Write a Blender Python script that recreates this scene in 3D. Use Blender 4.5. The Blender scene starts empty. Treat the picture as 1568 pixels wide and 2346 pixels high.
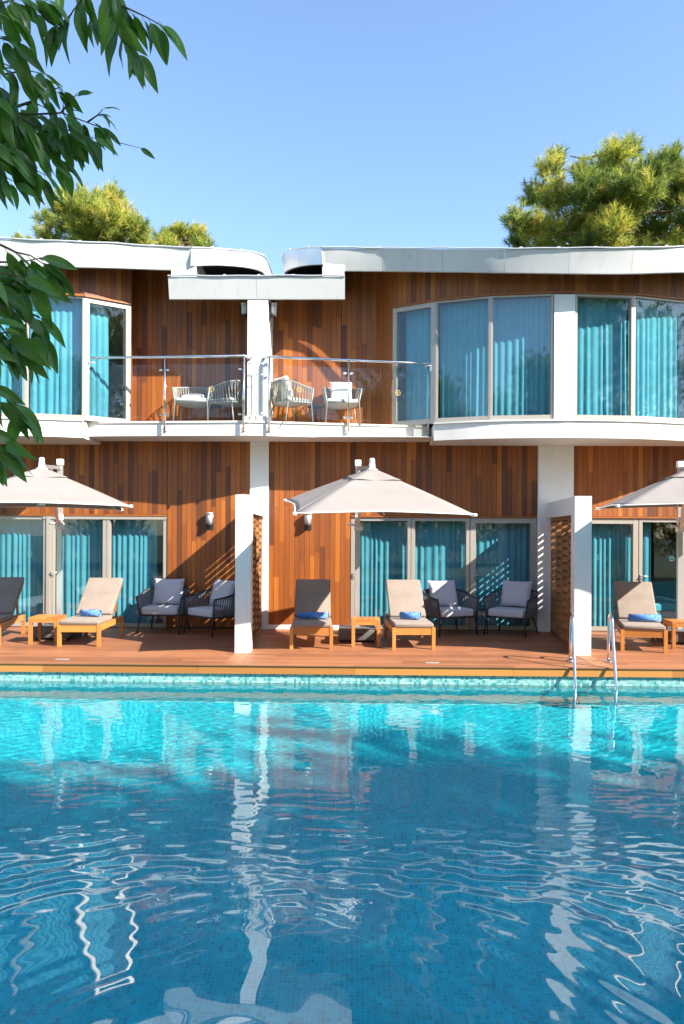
import bpy, math, random
import numpy as np
from mathutils import Vector, Matrix

R = math.radians
sc = bpy.context.scene
col = sc.collection

# ------------------------------------------------------------------ camera, sky, sun, exposure
cam_d = bpy.data.cameras.new('camera')
cam = bpy.data.objects.new('camera', cam_d)
col.objects.link(cam)
sc.camera = cam
cam_d.sensor_fit = 'HORIZONTAL'
cam_d.sensor_width = 24.0
cam_d.lens = 24.0 * 1660 / 1568
cam_d.shift_y = 49 / 1568
cam_d.clip_start = 0.05
cam_d.clip_end = 2000
cam.matrix_world = (Matrix.Translation((0, 0, 1.85)) @ Matrix.Rotation(R(1.1), 4, 'Z')
                    @ Matrix.Rotation(R(90), 4, 'X') @ Matrix.Rotation(0.005, 4, 'Z'))

SUN = Vector((1.67, -1.0, 1.39)).normalized()
world = bpy.data.worlds.new('World')
sc.world = world
world.use_nodes = True
wn = world.node_tree
bg = wn.nodes['Background']
sky = wn.nodes.new('ShaderNodeTexSky')
sky.sky_type = 'NISHITA'
sky.sun_disc = False
sky.sun_elevation = math.asin(SUN.z)
sky.sun_rotation = math.atan2(SUN.x, SUN.y)
sky.altitude = 0
sky.air_density = 1.05
sky.dust_density = 0.5
sky.ozone_density = 3.2
wn.links.new(sky.outputs[0], bg.inputs[0])
bg.inputs[1].default_value = 0.125
sun_d = bpy.data.lights.new('sun', 'SUN')
sun_d.energy = 4.8
sun_d.angle = R(0.5)
sun_d.color = (1.0, 0.93, 0.83)
sun = bpy.data.objects.new('sun', sun_d)
col.objects.link(sun)
sun.rotation_euler = SUN.to_track_quat('Z', 'Y').to_euler()
sc.view_settings.view_transform = 'Standard'
sc.view_settings.look = 'None'
sc.view_settings.gamma = 1.0
sc.view_settings.use_curve_mapping = False
sc.view_settings.exposure = 1.52
sc.render.engine = 'CYCLES'
cy = sc.cycles
cy.use_denoising = True
cy.max_bounces = 10
cy.transparent_max_bounces = 16
cy.caustics_reflective = False
cy.caustics_refractive = True
cy.sample_clamp_indirect = 6.0
rng = random.Random(7)

# ------------------------------------------------------------------ mesh helpers
class MB:
    def __init__(s):
        s.v = []; s.f = []; s.smooth = []; s.tone = []
        s.cur = 0.5
    def add(s, vs, fs, smooth=False):
        n = len(s.v)
        s.v += [tuple(p) for p in vs]
        s.f += [tuple(i + n for i in f) for f in fs]
        s.smooth += [smooth] * len(fs)
        s.tone += [s.cur] * len(fs)
    def box(s, a, b):
        x0, y0, z0 = a; x1, y1, z1 = b
        s.add([(x0,y0,z0),(x1,y0,z0),(x1,y1,z0),(x0,y1,z0),(x0,y0,z1),(x1,y0,z1),(x1,y1,z1),(x0,y1,z1)],
              [(0,3,2,1),(4,5,6,7),(0,1,5,4),(1,2,6,5),(2,3,7,6),(3,0,4,7)])
    def rbox(s, a, b, r=0.01, seg=2):
        """box with rounded edges: all three axes, built as a superellipsoid-like grid"""
        c = [(p + q) / 2 for p, q in zip(a, b)]; h = [abs(q - p) / 2 for p, q in zip(a, b)]
        r = min(r, min(h) * 0.98)
        ax = []
        for k in range(3):
            t = []
            for i in range(seg + 1):
                t.append((-h[k] + r, -math.cos(0) * 0 - 1 + i / seg))
            ax.append(t)
        # six faces, each (seg*2+2)^2 grid of directions clamped to the inner box
        st = [-1 + i / seg for i in range(seg + 1)]
        par = [(-1, q) for q in st] + [(1, -q) for q in reversed(st)]
        n = len(par)
        for k in range(3):
            u, w = (k + 1) % 3, (k + 2) % 3
            for sg in (-1, 1):
                vs = []
                for (su, tu) in par:
                    for (sw, tw) in par:
                        d = [0, 0, 0]
                        d[k] = sg
                        d[u] = math.tan(tu * math.pi / 4); d[w] = math.tan(tw * math.pi / 4)
                        L = math.sqrt(sum(q * q for q in d))
                        p = [0, 0, 0]
                        p[k] = c[k] + sg * (h[k] - r) + r * d[k] / L
                        p[u] = c[u] + su * (h[u] - r) + r * d[u] / L
                        p[w] = c[w] + sw * (h[w] - r) + r * d[w] / L
                        vs.append(p)
                fs = []
                for i in range(n - 1):
                    for j in range(n - 1):
                        q = (i*n+j, (i+1)*n+j, (i+1)*n+j+1, i*n+j+1)
                        fs.append(q if sg > 0 else q[::-1])
                s.add(vs, fs, True)
    def prism(s, poly, z0, z1):
        n = len(poly)
        A = sum(poly[i][0]*poly[(i+1)%n][1] - poly[(i+1)%n][0]*poly[i][1] for i in range(n))
        if A < 0: poly = poly[::-1]
        s.add([(x, y, z0) for x, y in poly] + [(x, y, z1) for x, y in poly],
              [tuple(range(n))[::-1], tuple(range(n, 2*n))] + [(i, (i+1)%n, n+(i+1)%n, n+i) for i in range(n)])
    def bar(s, p, q, w, h, up=(0, 0, 1)):
        p = Vector(p); q = Vector(q); d = (q - p).normalized(); up = Vector(up)
        if abs(d.dot(up)) > 0.99: up = Vector((0, 1, 0))
        r = d.cross(up).normalized(); u = r.cross(d)
        vs = []
        for o in (p, q):
            for a, b in ((-1,-1),(1,-1),(1,1),(-1,1)):
                vs.append(o + r * (a*w/2) + u * (b*h/2))
        s.add(vs, [(0,1,2,3),(7,6,5,4),(0,4,5,1),(1,5,6,2),(2,6,7,3),(3,7,4,0)])
    def tube(s, pts, r, seg=10, smooth=True, cap=True):
        pts = [Vector(p) for p in pts]; n = len(pts)
        rs = r if isinstance(r, (list, tuple)) else [r] * n
        t = [(pts[min(i+1, n-1)] - pts[max(i-1, 0)]).normalized() for i in range(n)]
        ref = Vector((0, 0, 1)) if abs(t[0].z) < 0.9 else Vector((1, 0, 0))
        nrm = (ref - t[0] * ref.dot(t[0])).normalized()
        vs = []
        for i in range(n):
            nrm = (nrm - t[i] * nrm.dot(t[i])).normalized()
            b = t[i].cross(nrm)
            for k in range(seg):
                a = 2 * math.pi * k / seg
                vs.append(pts[i] + (nrm * math.cos(a) + b * math.sin(a)) * rs[i])
        fs = [(i*seg+k, i*seg+(k+1)%seg, (i+1)*seg+(k+1)%seg, (i+1)*seg+k) for i in range(n-1) for k in range(seg)]
        s.add(vs, fs, smooth)
        if cap:
            m = len(s.v) - len(vs)
            s.f += [tuple(m + k for k in range(seg))[::-1], tuple(m + (n-1)*seg + k for k in range(seg))]
            s.smooth += [False, False]; s.tone += [s.cur] * 2
    def lathe(s, prof, seg=20, at=(0, 0, 0)):
        n = len(prof); vs = []
        for r, z in prof:
            for k in range(seg):
                a = 2 * math.pi * k / seg
                vs.append((at[0] + r*math.cos(a), at[1] + r*math.sin(a), at[2] + z))
        s.add(vs, [(i*seg+k, i*seg+(k+1)%seg, (i+1)*seg+(k+1)%seg, (i+1)*seg+k) for i in range(n-1) for k in range(seg)], True)
    def grid(s, fn, nu, nv, smooth=True, closed=False):
        vs = [fn(i/nu, j/nv) for i in range(nu+1) for j in range(nv+1)]
        s.add(vs, [(i*(nv+1)+j, (i+1)*(nv+1)+j, (i+1)*(nv+1)+j+1, i*(nv+1)+j+1) for i in range(nu) for j in range(nv)], smooth)
    def xform(s, M, start=0):
        for i in range(start, len(s.v)):
            s.v[i] = tuple(M @ Vector(s.v[i]))
    def mesh(s, name, mat=None, tone=False):
        me = bpy.data.meshes.new(name)
        me.from_pydata([tuple(p) for p in s.v], [], s.f)
        me.polygons.foreach_set('use_smooth', s.smooth)
        if tone:
            a = me.attributes.new('tone', 'FLOAT', 'FACE')
            a.data.foreach_set('value', s.tone)
        if mat: me.materials.append(mat)
        return me
    def build(s, name, mat, parent=None, tone=False):
        return ob(name, s.mesh(name, mat, tone), parent)

def ob(name, me, parent=None):
    o = bpy.data.objects.new(name, me)
    col.objects.link(o)
    if parent is not None: o.parent = parent
    return o
def empty(name, loc=(0, 0, 0), rz=0.0, parent=None):
    o = ob(name, None, parent)
    o.location = loc; o.rotation_euler = (0, 0, rz)
    return o
def tag(o, label=None, cat=None, group=None, kind=None):
    if label: o['label'] = label
    if cat: o['category'] = cat
    if group: o['group'] = group
    if kind: o['kind'] = kind
    return o
def copy_tree(o, parent=None):
    c = o.copy(); col.objects.link(c); c.parent = parent
    for ch in list(o.children): copy_tree(ch, c)
    return c

# ------------------------------------------------------------------ materials
def nt(name):
    m = bpy.data.materials.new(name); m.use_nodes = True
    t = m.node_tree; return m, t, t.nodes['Principled BSDF'], t.nodes['Material Output']
def nd(t, typ, **kw):
    n = t.nodes.new(typ)
    for k, v in kw.items():
        if k.startswith('i_'):
            key = k[2:]; key = int(key) if key.isdigit() else key
            n.inputs[key].default_value = v
        else: setattr(n, k, v)
    return n
def ramp(t, fac, stops):
    r = t.nodes.new('ShaderNodeValToRGB'); e = r.color_ramp.elements
    while len(e) < len(stops): e.new(0.5)
    for k, (p, c) in enumerate(stops):
        e[k].position = p; e[k].color = (*c, 1)
    t.links.new(fac, r.inputs[0]); return r.outputs[0]
def mth(t, op, a, b=None, c=None):
    n = t.nodes.new('ShaderNodeMath'); n.operation = op
    for k, v in enumerate((a, b, c)):
        if v is None: continue
        if isinstance(v, (int, float)): n.inputs[k].default_value = v
        else: t.links.new(v, n.inputs[k])
    return n.outputs[0]
def mixc(t, fac, a, b, mode='MIX'):
    n = t.nodes.new('ShaderNodeMix'); n.data_type = 'RGBA'; n.blend_type = mode
    for sock, v in ((n.inputs[0], fac), (n.inputs[6], a), (n.inputs[7], b)):
        if isinstance(v, (int, float)): sock.default_value = v
        elif isinstance(v, tuple): sock.default_value = (*v, 1)
        else: t.links.new(v, sock)
    return n.outputs[2]
def pos(t, scale=(1, 1, 1), offs=None, obj=False):
    if obj:
        src = t.nodes.new('ShaderNodeTexCoord').outputs['Object']
    else:
        src = t.nodes.new('ShaderNodeNewGeometry').outputs['Position']
    m = t.nodes.new('ShaderNodeMapping'); m.inputs['Scale'].default_value = scale
    t.links.new(src, m.inputs[0])
    if offs is not None: t.links.new(offs, m.inputs['Location'])
    return m.outputs[0]
def noise(t, vec, scale, detail=4, rough=0.55):
    n = nd(t, 'ShaderNodeTexNoise', i_Scale=scale, i_Detail=detail, i_Roughness=rough)
    t.links.new(vec, n.inputs['Vector']); return n.outputs['Fac']
def bump(t, b, h, strength=0.3, dist=0.01):
    n = nd(t, 'ShaderNodeBump', i_Strength=strength, i_Distance=dist)
    t.links.new(h, n.inputs['Height']); t.links.new(n.outputs[0], b.inputs['Normal'])
def tone_of(t):
    g = nd(t, 'ShaderNodeAttribute', attribute_type='GEOMETRY', attribute_name='tone').outputs['Fac']
    o = nd(t, 'ShaderNodeAttribute', attribute_type='OBJECT', attribute_name='tone').outputs['Fac']
    return mth(t, 'ADD', g, o)

def plain(name, c, rough=0.6, metal=0.0, var=0.12, vs=3.0, bmp=0.0, bs=60.0, obj=False, spec=0.5):
    m, t, b, _ = nt(name)
    p = pos(t, obj=obj)
    f = noise(t, p, vs, 5)
    b.inputs['Roughness'].default_value = rough; b.inputs['Metallic'].default_value = metal
    b.inputs['Specular IOR Level'].default_value = spec
    c0 = tuple(x * (1 - var) for x in c); c1 = tuple(min(1, x * (1 + var)) for x in c)
    t.links.new(ramp(t, f, [(0.3, c0), (0.7, c1)]), b.inputs['Base Color'])
    if bmp: bump(t, b, noise(t, p, bs, 3), bmp, 0.004)
    return m

def wood(name, stops, axis, rough=0.5, tone=True, grain=0.35, gs=1.0, stain=0.0):
    """plank timber: per-board tone, long grain along axis"""
    m, t, b, _ = nt(name)
    s = [28 * gs, 28 * gs, 28 * gs]; s[axis] = 1.6 * gs
    tn = tone_of(t) if tone else nd(t, 'ShaderNodeObjectInfo').outputs['Random']
    cx = nd(t, 'ShaderNodeCombineXYZ')
    off = mth(t, 'MULTIPLY', tn, 37.0)
    for k in range(3): t.links.new(off, cx.inputs[k])
    p = pos(t, tuple(s), cx.outputs[0])
    g = noise(t, p, 1.0, 6, 0.65)
    s2 = [6 * gs] * 3; s2[axis] = 0.5 * gs
    g2 = noise(t, pos(t, tuple(s2), cx.outputs[0]), 1.0, 3)
    f = mth(t, 'ADD', tn, mth(t, 'MULTIPLY', mth(t, 'SUBTRACT', g, 0.5), grain))
    f = mth(t, 'ADD', f, mth(t, 'MULTIPLY', mth(t, 'SUBTRACT', g2, 0.5), grain * 0.7))
    cc = ramp(t, f, stops)
    if stain:
        sn = nd(t, 'ShaderNodeMapRange', i_1=0.45, i_2=0.75, i_3=0.0, i_4=stain); t.links.new(noise(t, pos(t), 1.1, 6, 0.65), sn.inputs[0])
        cc = mixc(t, sn.outputs[0], cc, tuple(x*0.5 for x in stops[0][1]))
    t.links.new(cc, b.inputs['Base Color'])
    rr = nd(t, 'ShaderNodeMapRange', i_3=rough - 0.08, i_4=rough + 0.12)
    t.links.new(g2, rr.inputs[0]); t.links.new(rr.outputs[0], b.inputs['Roughness'])
    bump(t, b, g, 0.25, 0.003)
    return m

M = {}
M['clad'] = wood('clad_wood', [(0.0, (0.070, 0.022, 0.009)), (0.30, (0.165, 0.045, 0.010)), (0.62, (0.31, 0.088, 0.012)), (1.0, (0.52, 0.172, 0.020))], 2, 0.52, grain=0.36)
M['deck'] = wood('deck_wood', [(0.0, (0.20, 0.076, 0.034)), (0.5, (0.30, 0.118, 0.052)), (1.0, (0.41, 0.175, 0.080))], 0, 0.5, grain=0.42, stain=0.45)
M['fasciawood'] = wood('fascia_wood', [(0.0, (0.34, 0.13, 0.028)), (1.0, (0.52, 0.22, 0.05))], 0, 0.45, grain=0.4)
M['teak'] = wood('teak', [(0.0, (0.36, 0.13, 0.028)), (1.0, (0.58, 0.24, 0.055))], 1, 0.42, tone=False, grain=0.5)
M['lattice'] = wood('lattice_wood', [(0.0, (0.19, 0.082, 0.028)), (1.0, (0.40, 0.175, 0.055))], 1, 0.55, tone=False, grain=0.5)
def weathered(name, c, rough, streak):
    m, t, b, _ = nt(name)
    f = noise(t, pos(t), 1.4, 5); p2 = pos(t, (7.0, 7.0, 0.7))
    st = nd(t, 'ShaderNodeMapRange', i_1=0.56, i_2=0.80, i_3=0.0, i_4=streak); t.links.new(noise(t, p2, 1.0, 5, 0.6), st.inputs[0])
    base = ramp(t, f, [(0.3, tuple(x*0.96 for x in c)), (0.7, tuple(min(1, x*1.03) for x in c))])
    t.links.new(mixc(t, st.outputs[0], base, tuple(x*k for x, k in zip(c, (0.55, 0.52, 0.46)))), b.inputs['Base Color'])
    b.inputs['Roughness'].default_value = rough
    bump(t, b, noise(t, pos(t), 90, 3), 0.18, 0.004)
    return m
M['render'] = weathered('white_render', (0.76, 0.735, 0.69), 0.85, 0.30)
M['soffit'] = plain('soffit_paint', (0.62, 0.56, 0.48), 0.85, var=0.03, bmp=0.08)
M['roofmetal'] = weathered('roof_metal', (0.58, 0.58, 0.565), 0.42, 0.35)
M['rim'] = plain('roof_rim_metal', (0.62, 0.63, 0.64), 0.3, 0.4, var=0.05, vs=2)
M['alu'] = plain('window_aluminium', (0.40, 0.36, 0.31), 0.42, 0.25, var=0.03)
M['eave'] = plain('dark_eave_metal', (0.10, 0.10, 0.105), 0.7)
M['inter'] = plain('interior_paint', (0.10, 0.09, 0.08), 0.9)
M['steel'] = plain('stainless_steel', (0.72, 0.72, 0.72), 0.14, 1.0, var=0.03)
M['white'] = plain('white_plastic', (0.80, 0.79, 0.76), 0.5, var=0.03)
M['greyalu'] = plain('brushed_aluminium', (0.62, 0.60, 0.57), 0.3, 0.6, var=0.05)
M['dark'] = plain('dark_metal', (0.035, 0.036, 0.04), 0.5, 0.3)
M['rope'] = plain('dark_rope', (0.19, 0.195, 0.21), 0.8, var=0.2, vs=40)
M['lrope'] = plain('light_rope', (0.30, 0.29, 0.265), 0.8, var=0.15, vs=40)
M['lframe'] = plain('light_chair_metal', (0.30, 0.29, 0.27), 0.45, 0.3)
M['basegrey'] = plain('base_grey', (0.11, 0.105, 0.10), 0.6)
M['terrace'] = plain('terrace_stone', (0.34, 0.30, 0.25), 0.8, var=0.15, vs=2, bmp=0.2)
M['ground'] = plain('grass_ground', (0.06, 0.09, 0.03), 0.95, var=0.4, vs=0.8)
M['bark'] = plain('bark', (0.13, 0.085, 0.055), 0.9, var=0.35, vs=9, bmp=0.8, bs=25)
M['pinebark'] = plain('pine_bark', (0.14, 0.075, 0.045), 0.9, var=0.35, vs=6, bmp=0.8, bs=12)
M['twig'] = plain('twig_bark', (0.10, 0.075, 0.045), 0.85, var=0.3, vs=30)
M['gold'] = plain('gold_print', (0.62, 0.46, 0.10), 0.5, 0.0)
M['greyprint'] = plain('grey_print', (0.10, 0.30, 0.33), 0.6)
M['void'] = plain('shadow_gap', (0.03, 0.025, 0.02), 0.9)

def fabric(name, c, weave=260.0, var=0.10, rough=0.9, obj=True, bmp=0.35, big=0.0):
    m, t, b, _ = nt(name)
    p = pos(t, obj=obj)
    f = noise(t, p, weave, 2, 0.6)
    f2 = noise(t, p, 5.0, 3)
    f = mth(t, 'ADD', mth(t, 'MULTIPLY', f, 0.65), mth(t, 'MULTIPLY', f2, 0.35))
    t.links.new(ramp(t, f, [(0.35, tuple(x*(1-var) for x in c)), (0.65, tuple(min(1, x*(1+var)) for x in c))]), b.inputs['Base Color'])
    b.inputs['Roughness'].default_value = rough
    b.inputs['Specular IOR Level'].default_value = 0.15
    b.inputs['Sheen Weight'].default_value = 0.15
    h = mth(t, 'ADD', f, mth(t, 'MULTIPLY', noise(t, p, 9.0, 4), big))
    bump(t, b, h, bmp, 0.006)
    return m
M['taupe'] = fabric('taupe_fabric', (0.255, 0.205, 0.172), 200, 0.2, big=1.2)
M['grey'] = fabric('pale_grey_fabric', (0.50, 0.49, 0.52), 240, 0.08, big=1.5)
M['whitefab'] = fabric('white_fabric', (0.80, 0.77, 0.72), 200, 0.04, big=2.0)
M['sofa'] = fabric('teal_sofa_fabric', (0.05, 0.30, 0.36), 200, 0.1)

def translucent(name, c, tr=0.3, var=0.06, rough=0.85, sc_=3.0):
    m, t, b, o = nt(name)
    f = noise(t, pos(t), sc_, 4)
    cc = ramp(t, f, [(0.3, tuple(x*(1-var) for x in c)), (0.7, tuple(min(1, x*(1+var)) for x in c))])
    t.links.new(cc, b.inputs['Base Color']); b.inputs['Roughness'].default_value = rough
    b.inputs['Specular IOR Level'].default_value = 0.15
    tl = nd(t, 'ShaderNodeBsdfTranslucent'); t.links.new(cc, tl.inputs[0])
    mx = nd(t, 'ShaderNodeMixShader', i_0=tr)
    t.links.new(b.outputs[0], mx.inputs[1]); t.links.new(tl.outputs[0], mx.inputs[2]); t.links.new(mx.outputs[0], o.inputs[0])
    return m
M['canvas'] = translucent('umbrella_canvas', (0.285, 0.255, 0.235), 0.10)
M['curtain'] = translucent('teal_curtain', (0.082, 0.325, 0.415), 0.12, 0.08)
M['opal'] = translucent('opal_glass', (0.82, 0.82, 0.80), 0.3, 0.02, 0.3)

# towel: blue with pale scrolling print
m, t, b, _ = nt('blue_towel')
p = pos(t, obj=True)
v = nd(t, 'ShaderNodeTexVoronoi', feature='DISTANCE_TO_EDGE', i_Scale=16.0)
dn = nd(t, 'ShaderNodeTexNoise', i_Scale=14.0, i_Detail=2.0); t.links.new(p, dn.inputs['Vector'])
t.links.new(mixc(t, 0.12, p, dn.outputs['Color'], 'ADD'), v.inputs['Vector'])
msk = mth(t, 'MULTIPLY', mth(t, 'LESS_THAN', v.outputs['Distance'], 0.055), mth(t, 'GREATER_THAN', noise(t, p, 7, 1), 0.48))
t.links.new(mixc(t, msk, (0.055, 0.19, 0.55), (0.26, 0.44, 0.78)), b.inputs['Base Color'])
b.inputs['Roughness'].default_value = 0.95
b.inputs['Sheen Weight'].default_value = 0.3
bump(t, b, noise(t, p, 300, 2), 0.6, 0.004)
M['towel'] = m

# window glass: clear, coated, mirror reflection by angle
def glassmat(name, tint, base, k):
    m, t, b, o = nt(name)
    t.nodes.remove(b)
    tr = nd(t, 'ShaderNodeBsdfTransparent'); tr.inputs[0].default_value = (*tint, 1)
    gl = nd(t, 'ShaderNodeBsdfGlossy'); gl.inputs['Roughness'].default_value = 0.0
    gl.inputs[0].default_value = (0.92, 0.97, 1.0, 1)
    lw = nd(t, 'ShaderNodeNewGeometry'); dt = nd(t, 'ShaderNodeVectorMath', operation='DOT_PRODUCT')
    t.links.new(lw.outputs['Incoming'], dt.inputs[0]); t.links.new(lw.outputs['Normal'], dt.inputs[1])
    g5 = mth(t, 'POWER', mth(t, 'SUBTRACT', 1.0, mth(t, 'ABSOLUTE', dt.outputs['Value'])), 5.0)
    f = mth(t, 'MINIMUM', mth(t, 'ADD', mth(t, 'MULTIPLY', g5, 0.96*k), base), 1.0)
    # float glass is never quite flat
    bp = nd(t, 'ShaderNodeBump', i_Strength=0.05, i_Distance=0.02)
    t.links.new(noise(t, pos(t), 1.3, 1), bp.inputs['Height']); t.links.new(bp.outputs[0], gl.inputs['Normal'])
    mx = nd(t, 'ShaderNodeMixShader')
    t.links.new(f, mx.inputs[0]); t.links.new(tr.outputs[0], mx.inputs[1]); t.links.new(gl.outputs[0], mx.inputs[2])
    t.links.new(mx.outputs[0], o.inputs[0])
    return m
M['glass'] = glassmat('window_glass', (0.95, 0.98, 0.98), 0.05, 1.0)
M['railglass'] = glassmat('balustrade_glass', (0.97, 0.985, 0.98), 0.02, 0.8)

# foliage
def leafmat(name, top, under, rib, tr=0.35):
    m, t, b, o = nt(name)
    tc = t.nodes.new('ShaderNodeTexCoord')
    sx = nd(t, 'ShaderNodeSeparateXYZ'); t.links.new(tc.outputs['Object'], sx.inputs[0])
    ribm = mth(t, 'LESS_THAN', mth(t, 'ABSOLUTE', sx.outputs[0]), 0.0011)
    rnd = nd(t, 'ShaderNodeObjectInfo').outputs['Random']
    c = ramp(t, mth(t, 'ADD', mth(t, 'MULTIPLY', rnd, 0.8), mth(t, 'MULTIPLY', noise(t, tc.outputs['Object'], 25, 3), 0.3)),
             [(0.15, tuple(x*0.62 for x in top)), (0.75, top), (1.0, under)])
    c = mixc(t, mth(t, 'MULTIPLY', ribm, 0.6), c, rib)
    t.links.new(c, b.inputs['Base Color']); b.inputs['Roughness'].default_value = 0.36
    tl = nd(t, 'ShaderNodeBsdfTranslucent')
    t.links.new(mixc(t, 1.0, c, (1.3, 1.5, 0.5), 'MULTIPLY'), tl.inputs[0])
    mx = nd(t, 'ShaderNodeMixShader', i_0=tr)
    t.links.new(b.outputs[0], mx.inputs[1]); t.links.new(tl.outputs[0], mx.inputs[2]); t.links.new(mx.outputs[0], o.inputs[0])
    return m
M['leaf'] = leafmat('broad_leaf', (0.075, 0.19, 0.028), (0.16, 0.31, 0.045), (0.12, 0.22, 0.06))
def needlemat(name, stops):
    m, t, b, o = nt(name)
    f = nd(t, 'ShaderNodeAttribute', attribute_name='tone').outputs['Fac']
    c = ramp(t, f, stops)
    t.links.new(c, b.inputs['Base Color']); b.inputs['Roughness'].default_value = 0.6
    tl = nd(t, 'ShaderNodeBsdfTranslucent'); t.links.new(c, tl.inputs[0])
    mx = nd(t, 'ShaderNodeMixShader', i_0=0.45)
    t.links.new(b.outputs[0], mx.inputs[1]); t.links.new(tl.outputs[0], mx.inputs[2]); t.links.new(mx.outputs[0], o.inputs[0])
    return m
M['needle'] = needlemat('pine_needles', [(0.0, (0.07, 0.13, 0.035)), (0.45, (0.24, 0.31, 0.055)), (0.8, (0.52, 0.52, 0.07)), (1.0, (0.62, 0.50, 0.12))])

# mosaic tiles (per-tile tone)
def tilemat(name, stops, rough=0.2):
    m, t, b, _ = nt(name)
    t.links.new(ramp(t, tone_of(t), stops), b.inputs['Base Color']); b.inputs['Roughness'].default_value = rough
    return m
M['mosaic'] = tilemat('waterline_mosaic', [(0.0, (0.03, 0.24, 0.25)), (0.12, (0.07, 0.34, 0.34)), (0.35, (0.20, 0.47, 0.44)), (0.7, (0.33, 0.56, 0.52)), (1.0, (0.46, 0.64, 0.60))])
M['pooltile'] = tilemat('pool_floor_tile', [(0.0, (0.001, 0.38, 0.48)), (0.35, (0.002, 0.60, 0.73)), (0.8, (0.004, 0.73, 0.86)), (1.0, (0.01, 0.82, 0.90))], 0.35)
M['grout'] = plain('tile_grout', (0.50, 0.58, 0.56), 0.9, var=0.08)
M['poolgrout'] = plain('pool_floor_grout', (0.10, 0.82, 0.88), 0.9, var=0.08)
m, t, b, o = nt('pool_water')
t.nodes.remove(b)
gs = nd(t, 'ShaderNodeBsdfGlass', i_IOR=1.333, i_Roughness=0.0)
gs.inputs[0].default_value = (0.95, 1.0, 1.0, 1)
gl = nd(t, 'ShaderNodeBsdfGlossy', i_Roughness=0.0)
mx = nd(t, 'ShaderNodeMixShader', i_0=0.11)
t.links.new(gs.outputs[0], mx.inputs[1]); t.links.new(gl.outputs[0], mx.inputs[2])
t.links.new(mx.outputs[0], o.inputs[0])
M['water'] = m


# ------------------------------------------------------------------ setting: ground, pool, water, deck
WZ = -0.26
FLOORZ = -1.35
PX0, PX1, PY0, PY1 = -9.0, 9.0, 1.6, 10.16
mb = MB()
for a, b in (((-400, 18.5, -1.0), (400, 600, -0.06)), ((-400, -400, -1.0), (400, -2.2, -0.06)),
             ((-400, -2.2, -1.0), (-9.8, 18.5, -0.06)), ((9.8, -2.2, -1.0), (400, 18.5, -0.06))):
    mb.box(a, b)
tag(mb.build('ground', M['ground']), kind='structure')
mb = MB(); mb.box((-9.8, -2.2, -0.6), (9.8, PY0 - 0.004, 0.0))
tag(mb.build('near_terrace', M['terrace']), kind='structure')

pool = empty('pool_basin', (0, 0, 0)); tag(pool, kind='structure')
mb = MB()
mb.box((PX0, PY0, FLOORZ - 0.2), (PX1, PY1, FLOORZ - 0.003)); mb.build('floor_bed', M['poolgrout'], pool)
mb = MB()
mb.box((PX0 - 0.3, PY0, FLOORZ - 0.2), (PX0, PY1 + 0.3, -0.02)); mb.box((PX1, PY0, FLOORZ - 0.2), (PX1 + 0.3, PY1 + 0.3, -0.02))
mb.box((PX0, PY0 - 0.3 + 0.3, FLOORZ - 0.1), (PX1, PY0 + 0.02, -0.01))
mb.box((PX0, PY1 + 0.003, FLOORZ - 0.2), (PX1, PY1 + 0.3, -0.125))
mb.build('pool_wall', M['grout'], pool)
def tiles(n0, n1, fn, seed, skew=1.0):
    """quads for an n0 x n1 field of tiles; fn(u,v arrays) -> xyz"""
    r = np.random.RandomState(seed)
    i, j = np.meshgrid(np.arange(n0), np.arange(n1), indexing='ij'); i = i.ravel(); j = j.ravel()
    g = 0.07
    cs = [fn(i + a, j + b) for a, b in ((g, g), (1-g, g), (1-g, 1-g), (g, 1-g))]
    v = np.stack(cs, 1).reshape(-1, 3)
    tone = r.rand(len(i)) ** skew
    return v, tone
def tile_mesh(name, v, tone, mat, parent):
    n = len(tone)
    me = bpy.data.meshes.new(name)
    me.vertices.add(4*n); me.vertices.foreach_set('co', v.astype(np.float32).ravel())
    me.loops.add(4*n); me.loops.foreach_set('vertex_index', np.arange(4*n, dtype=np.int32))
    me.polygons.add(n); me.polygons.foreach_set('loop_start', np.arange(0, 4*n, 4, dtype=np.int32))
    a = me.attributes.new('tone', 'FLOAT', 'FACE'); a.data.foreach_set('value', tone.astype(np.float32))
    me.materials.append(mat); me.update(calc_edges=True)
    return tag(ob(name, me, parent), kind='stuff')
TP = 0.031
nx, ny = int(13.0 / TP), int((PY1 - PY0 - 0.05) / TP)
ca, sa = math.cos(0.0), math.sin(0.0)
v, tn = tiles(nx, ny, lambda i, j: np.stack([-6.5 + i*TP, PY0 + 0.03 + j*TP, np.full(i.shape, FLOORZ)], 1), 3)
# neighbouring sheets of mosaic differ a little
tn = np.clip(0.52 + (tn - 0.5) * 0.75, 0, 1)
tile_mesh('floor_tile', v, tn, M['pooltile'], pool)
TW = 0.033
nx, nz = int(13.6 / TW), 9
v, tn = tiles(nx, nz, lambda i, j: np.stack([-6.8 + i*TW, np.full(i.shape, PY1 - 0.002), -0.127 - j*TW], 1), 5)
tile_mesh('mosaic_tile', v, tn, M['mosaic'], pool)
nz = int((FLOORZ + 0.127 + 9*TW) / -TP)
v, tn = tiles(int(13.0 / TP), nz, lambda i, j: np.stack([-6.5 + i*TP, np.full(i.shape, PY1 - 0.002), -0.127 - 9*TW - j*TP], 1), 6)
tile_mesh('pool_wall_tile', v, tn * 0.8 + 0.2, M['pooltile'], pool)

USE_MNEE = True
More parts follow.
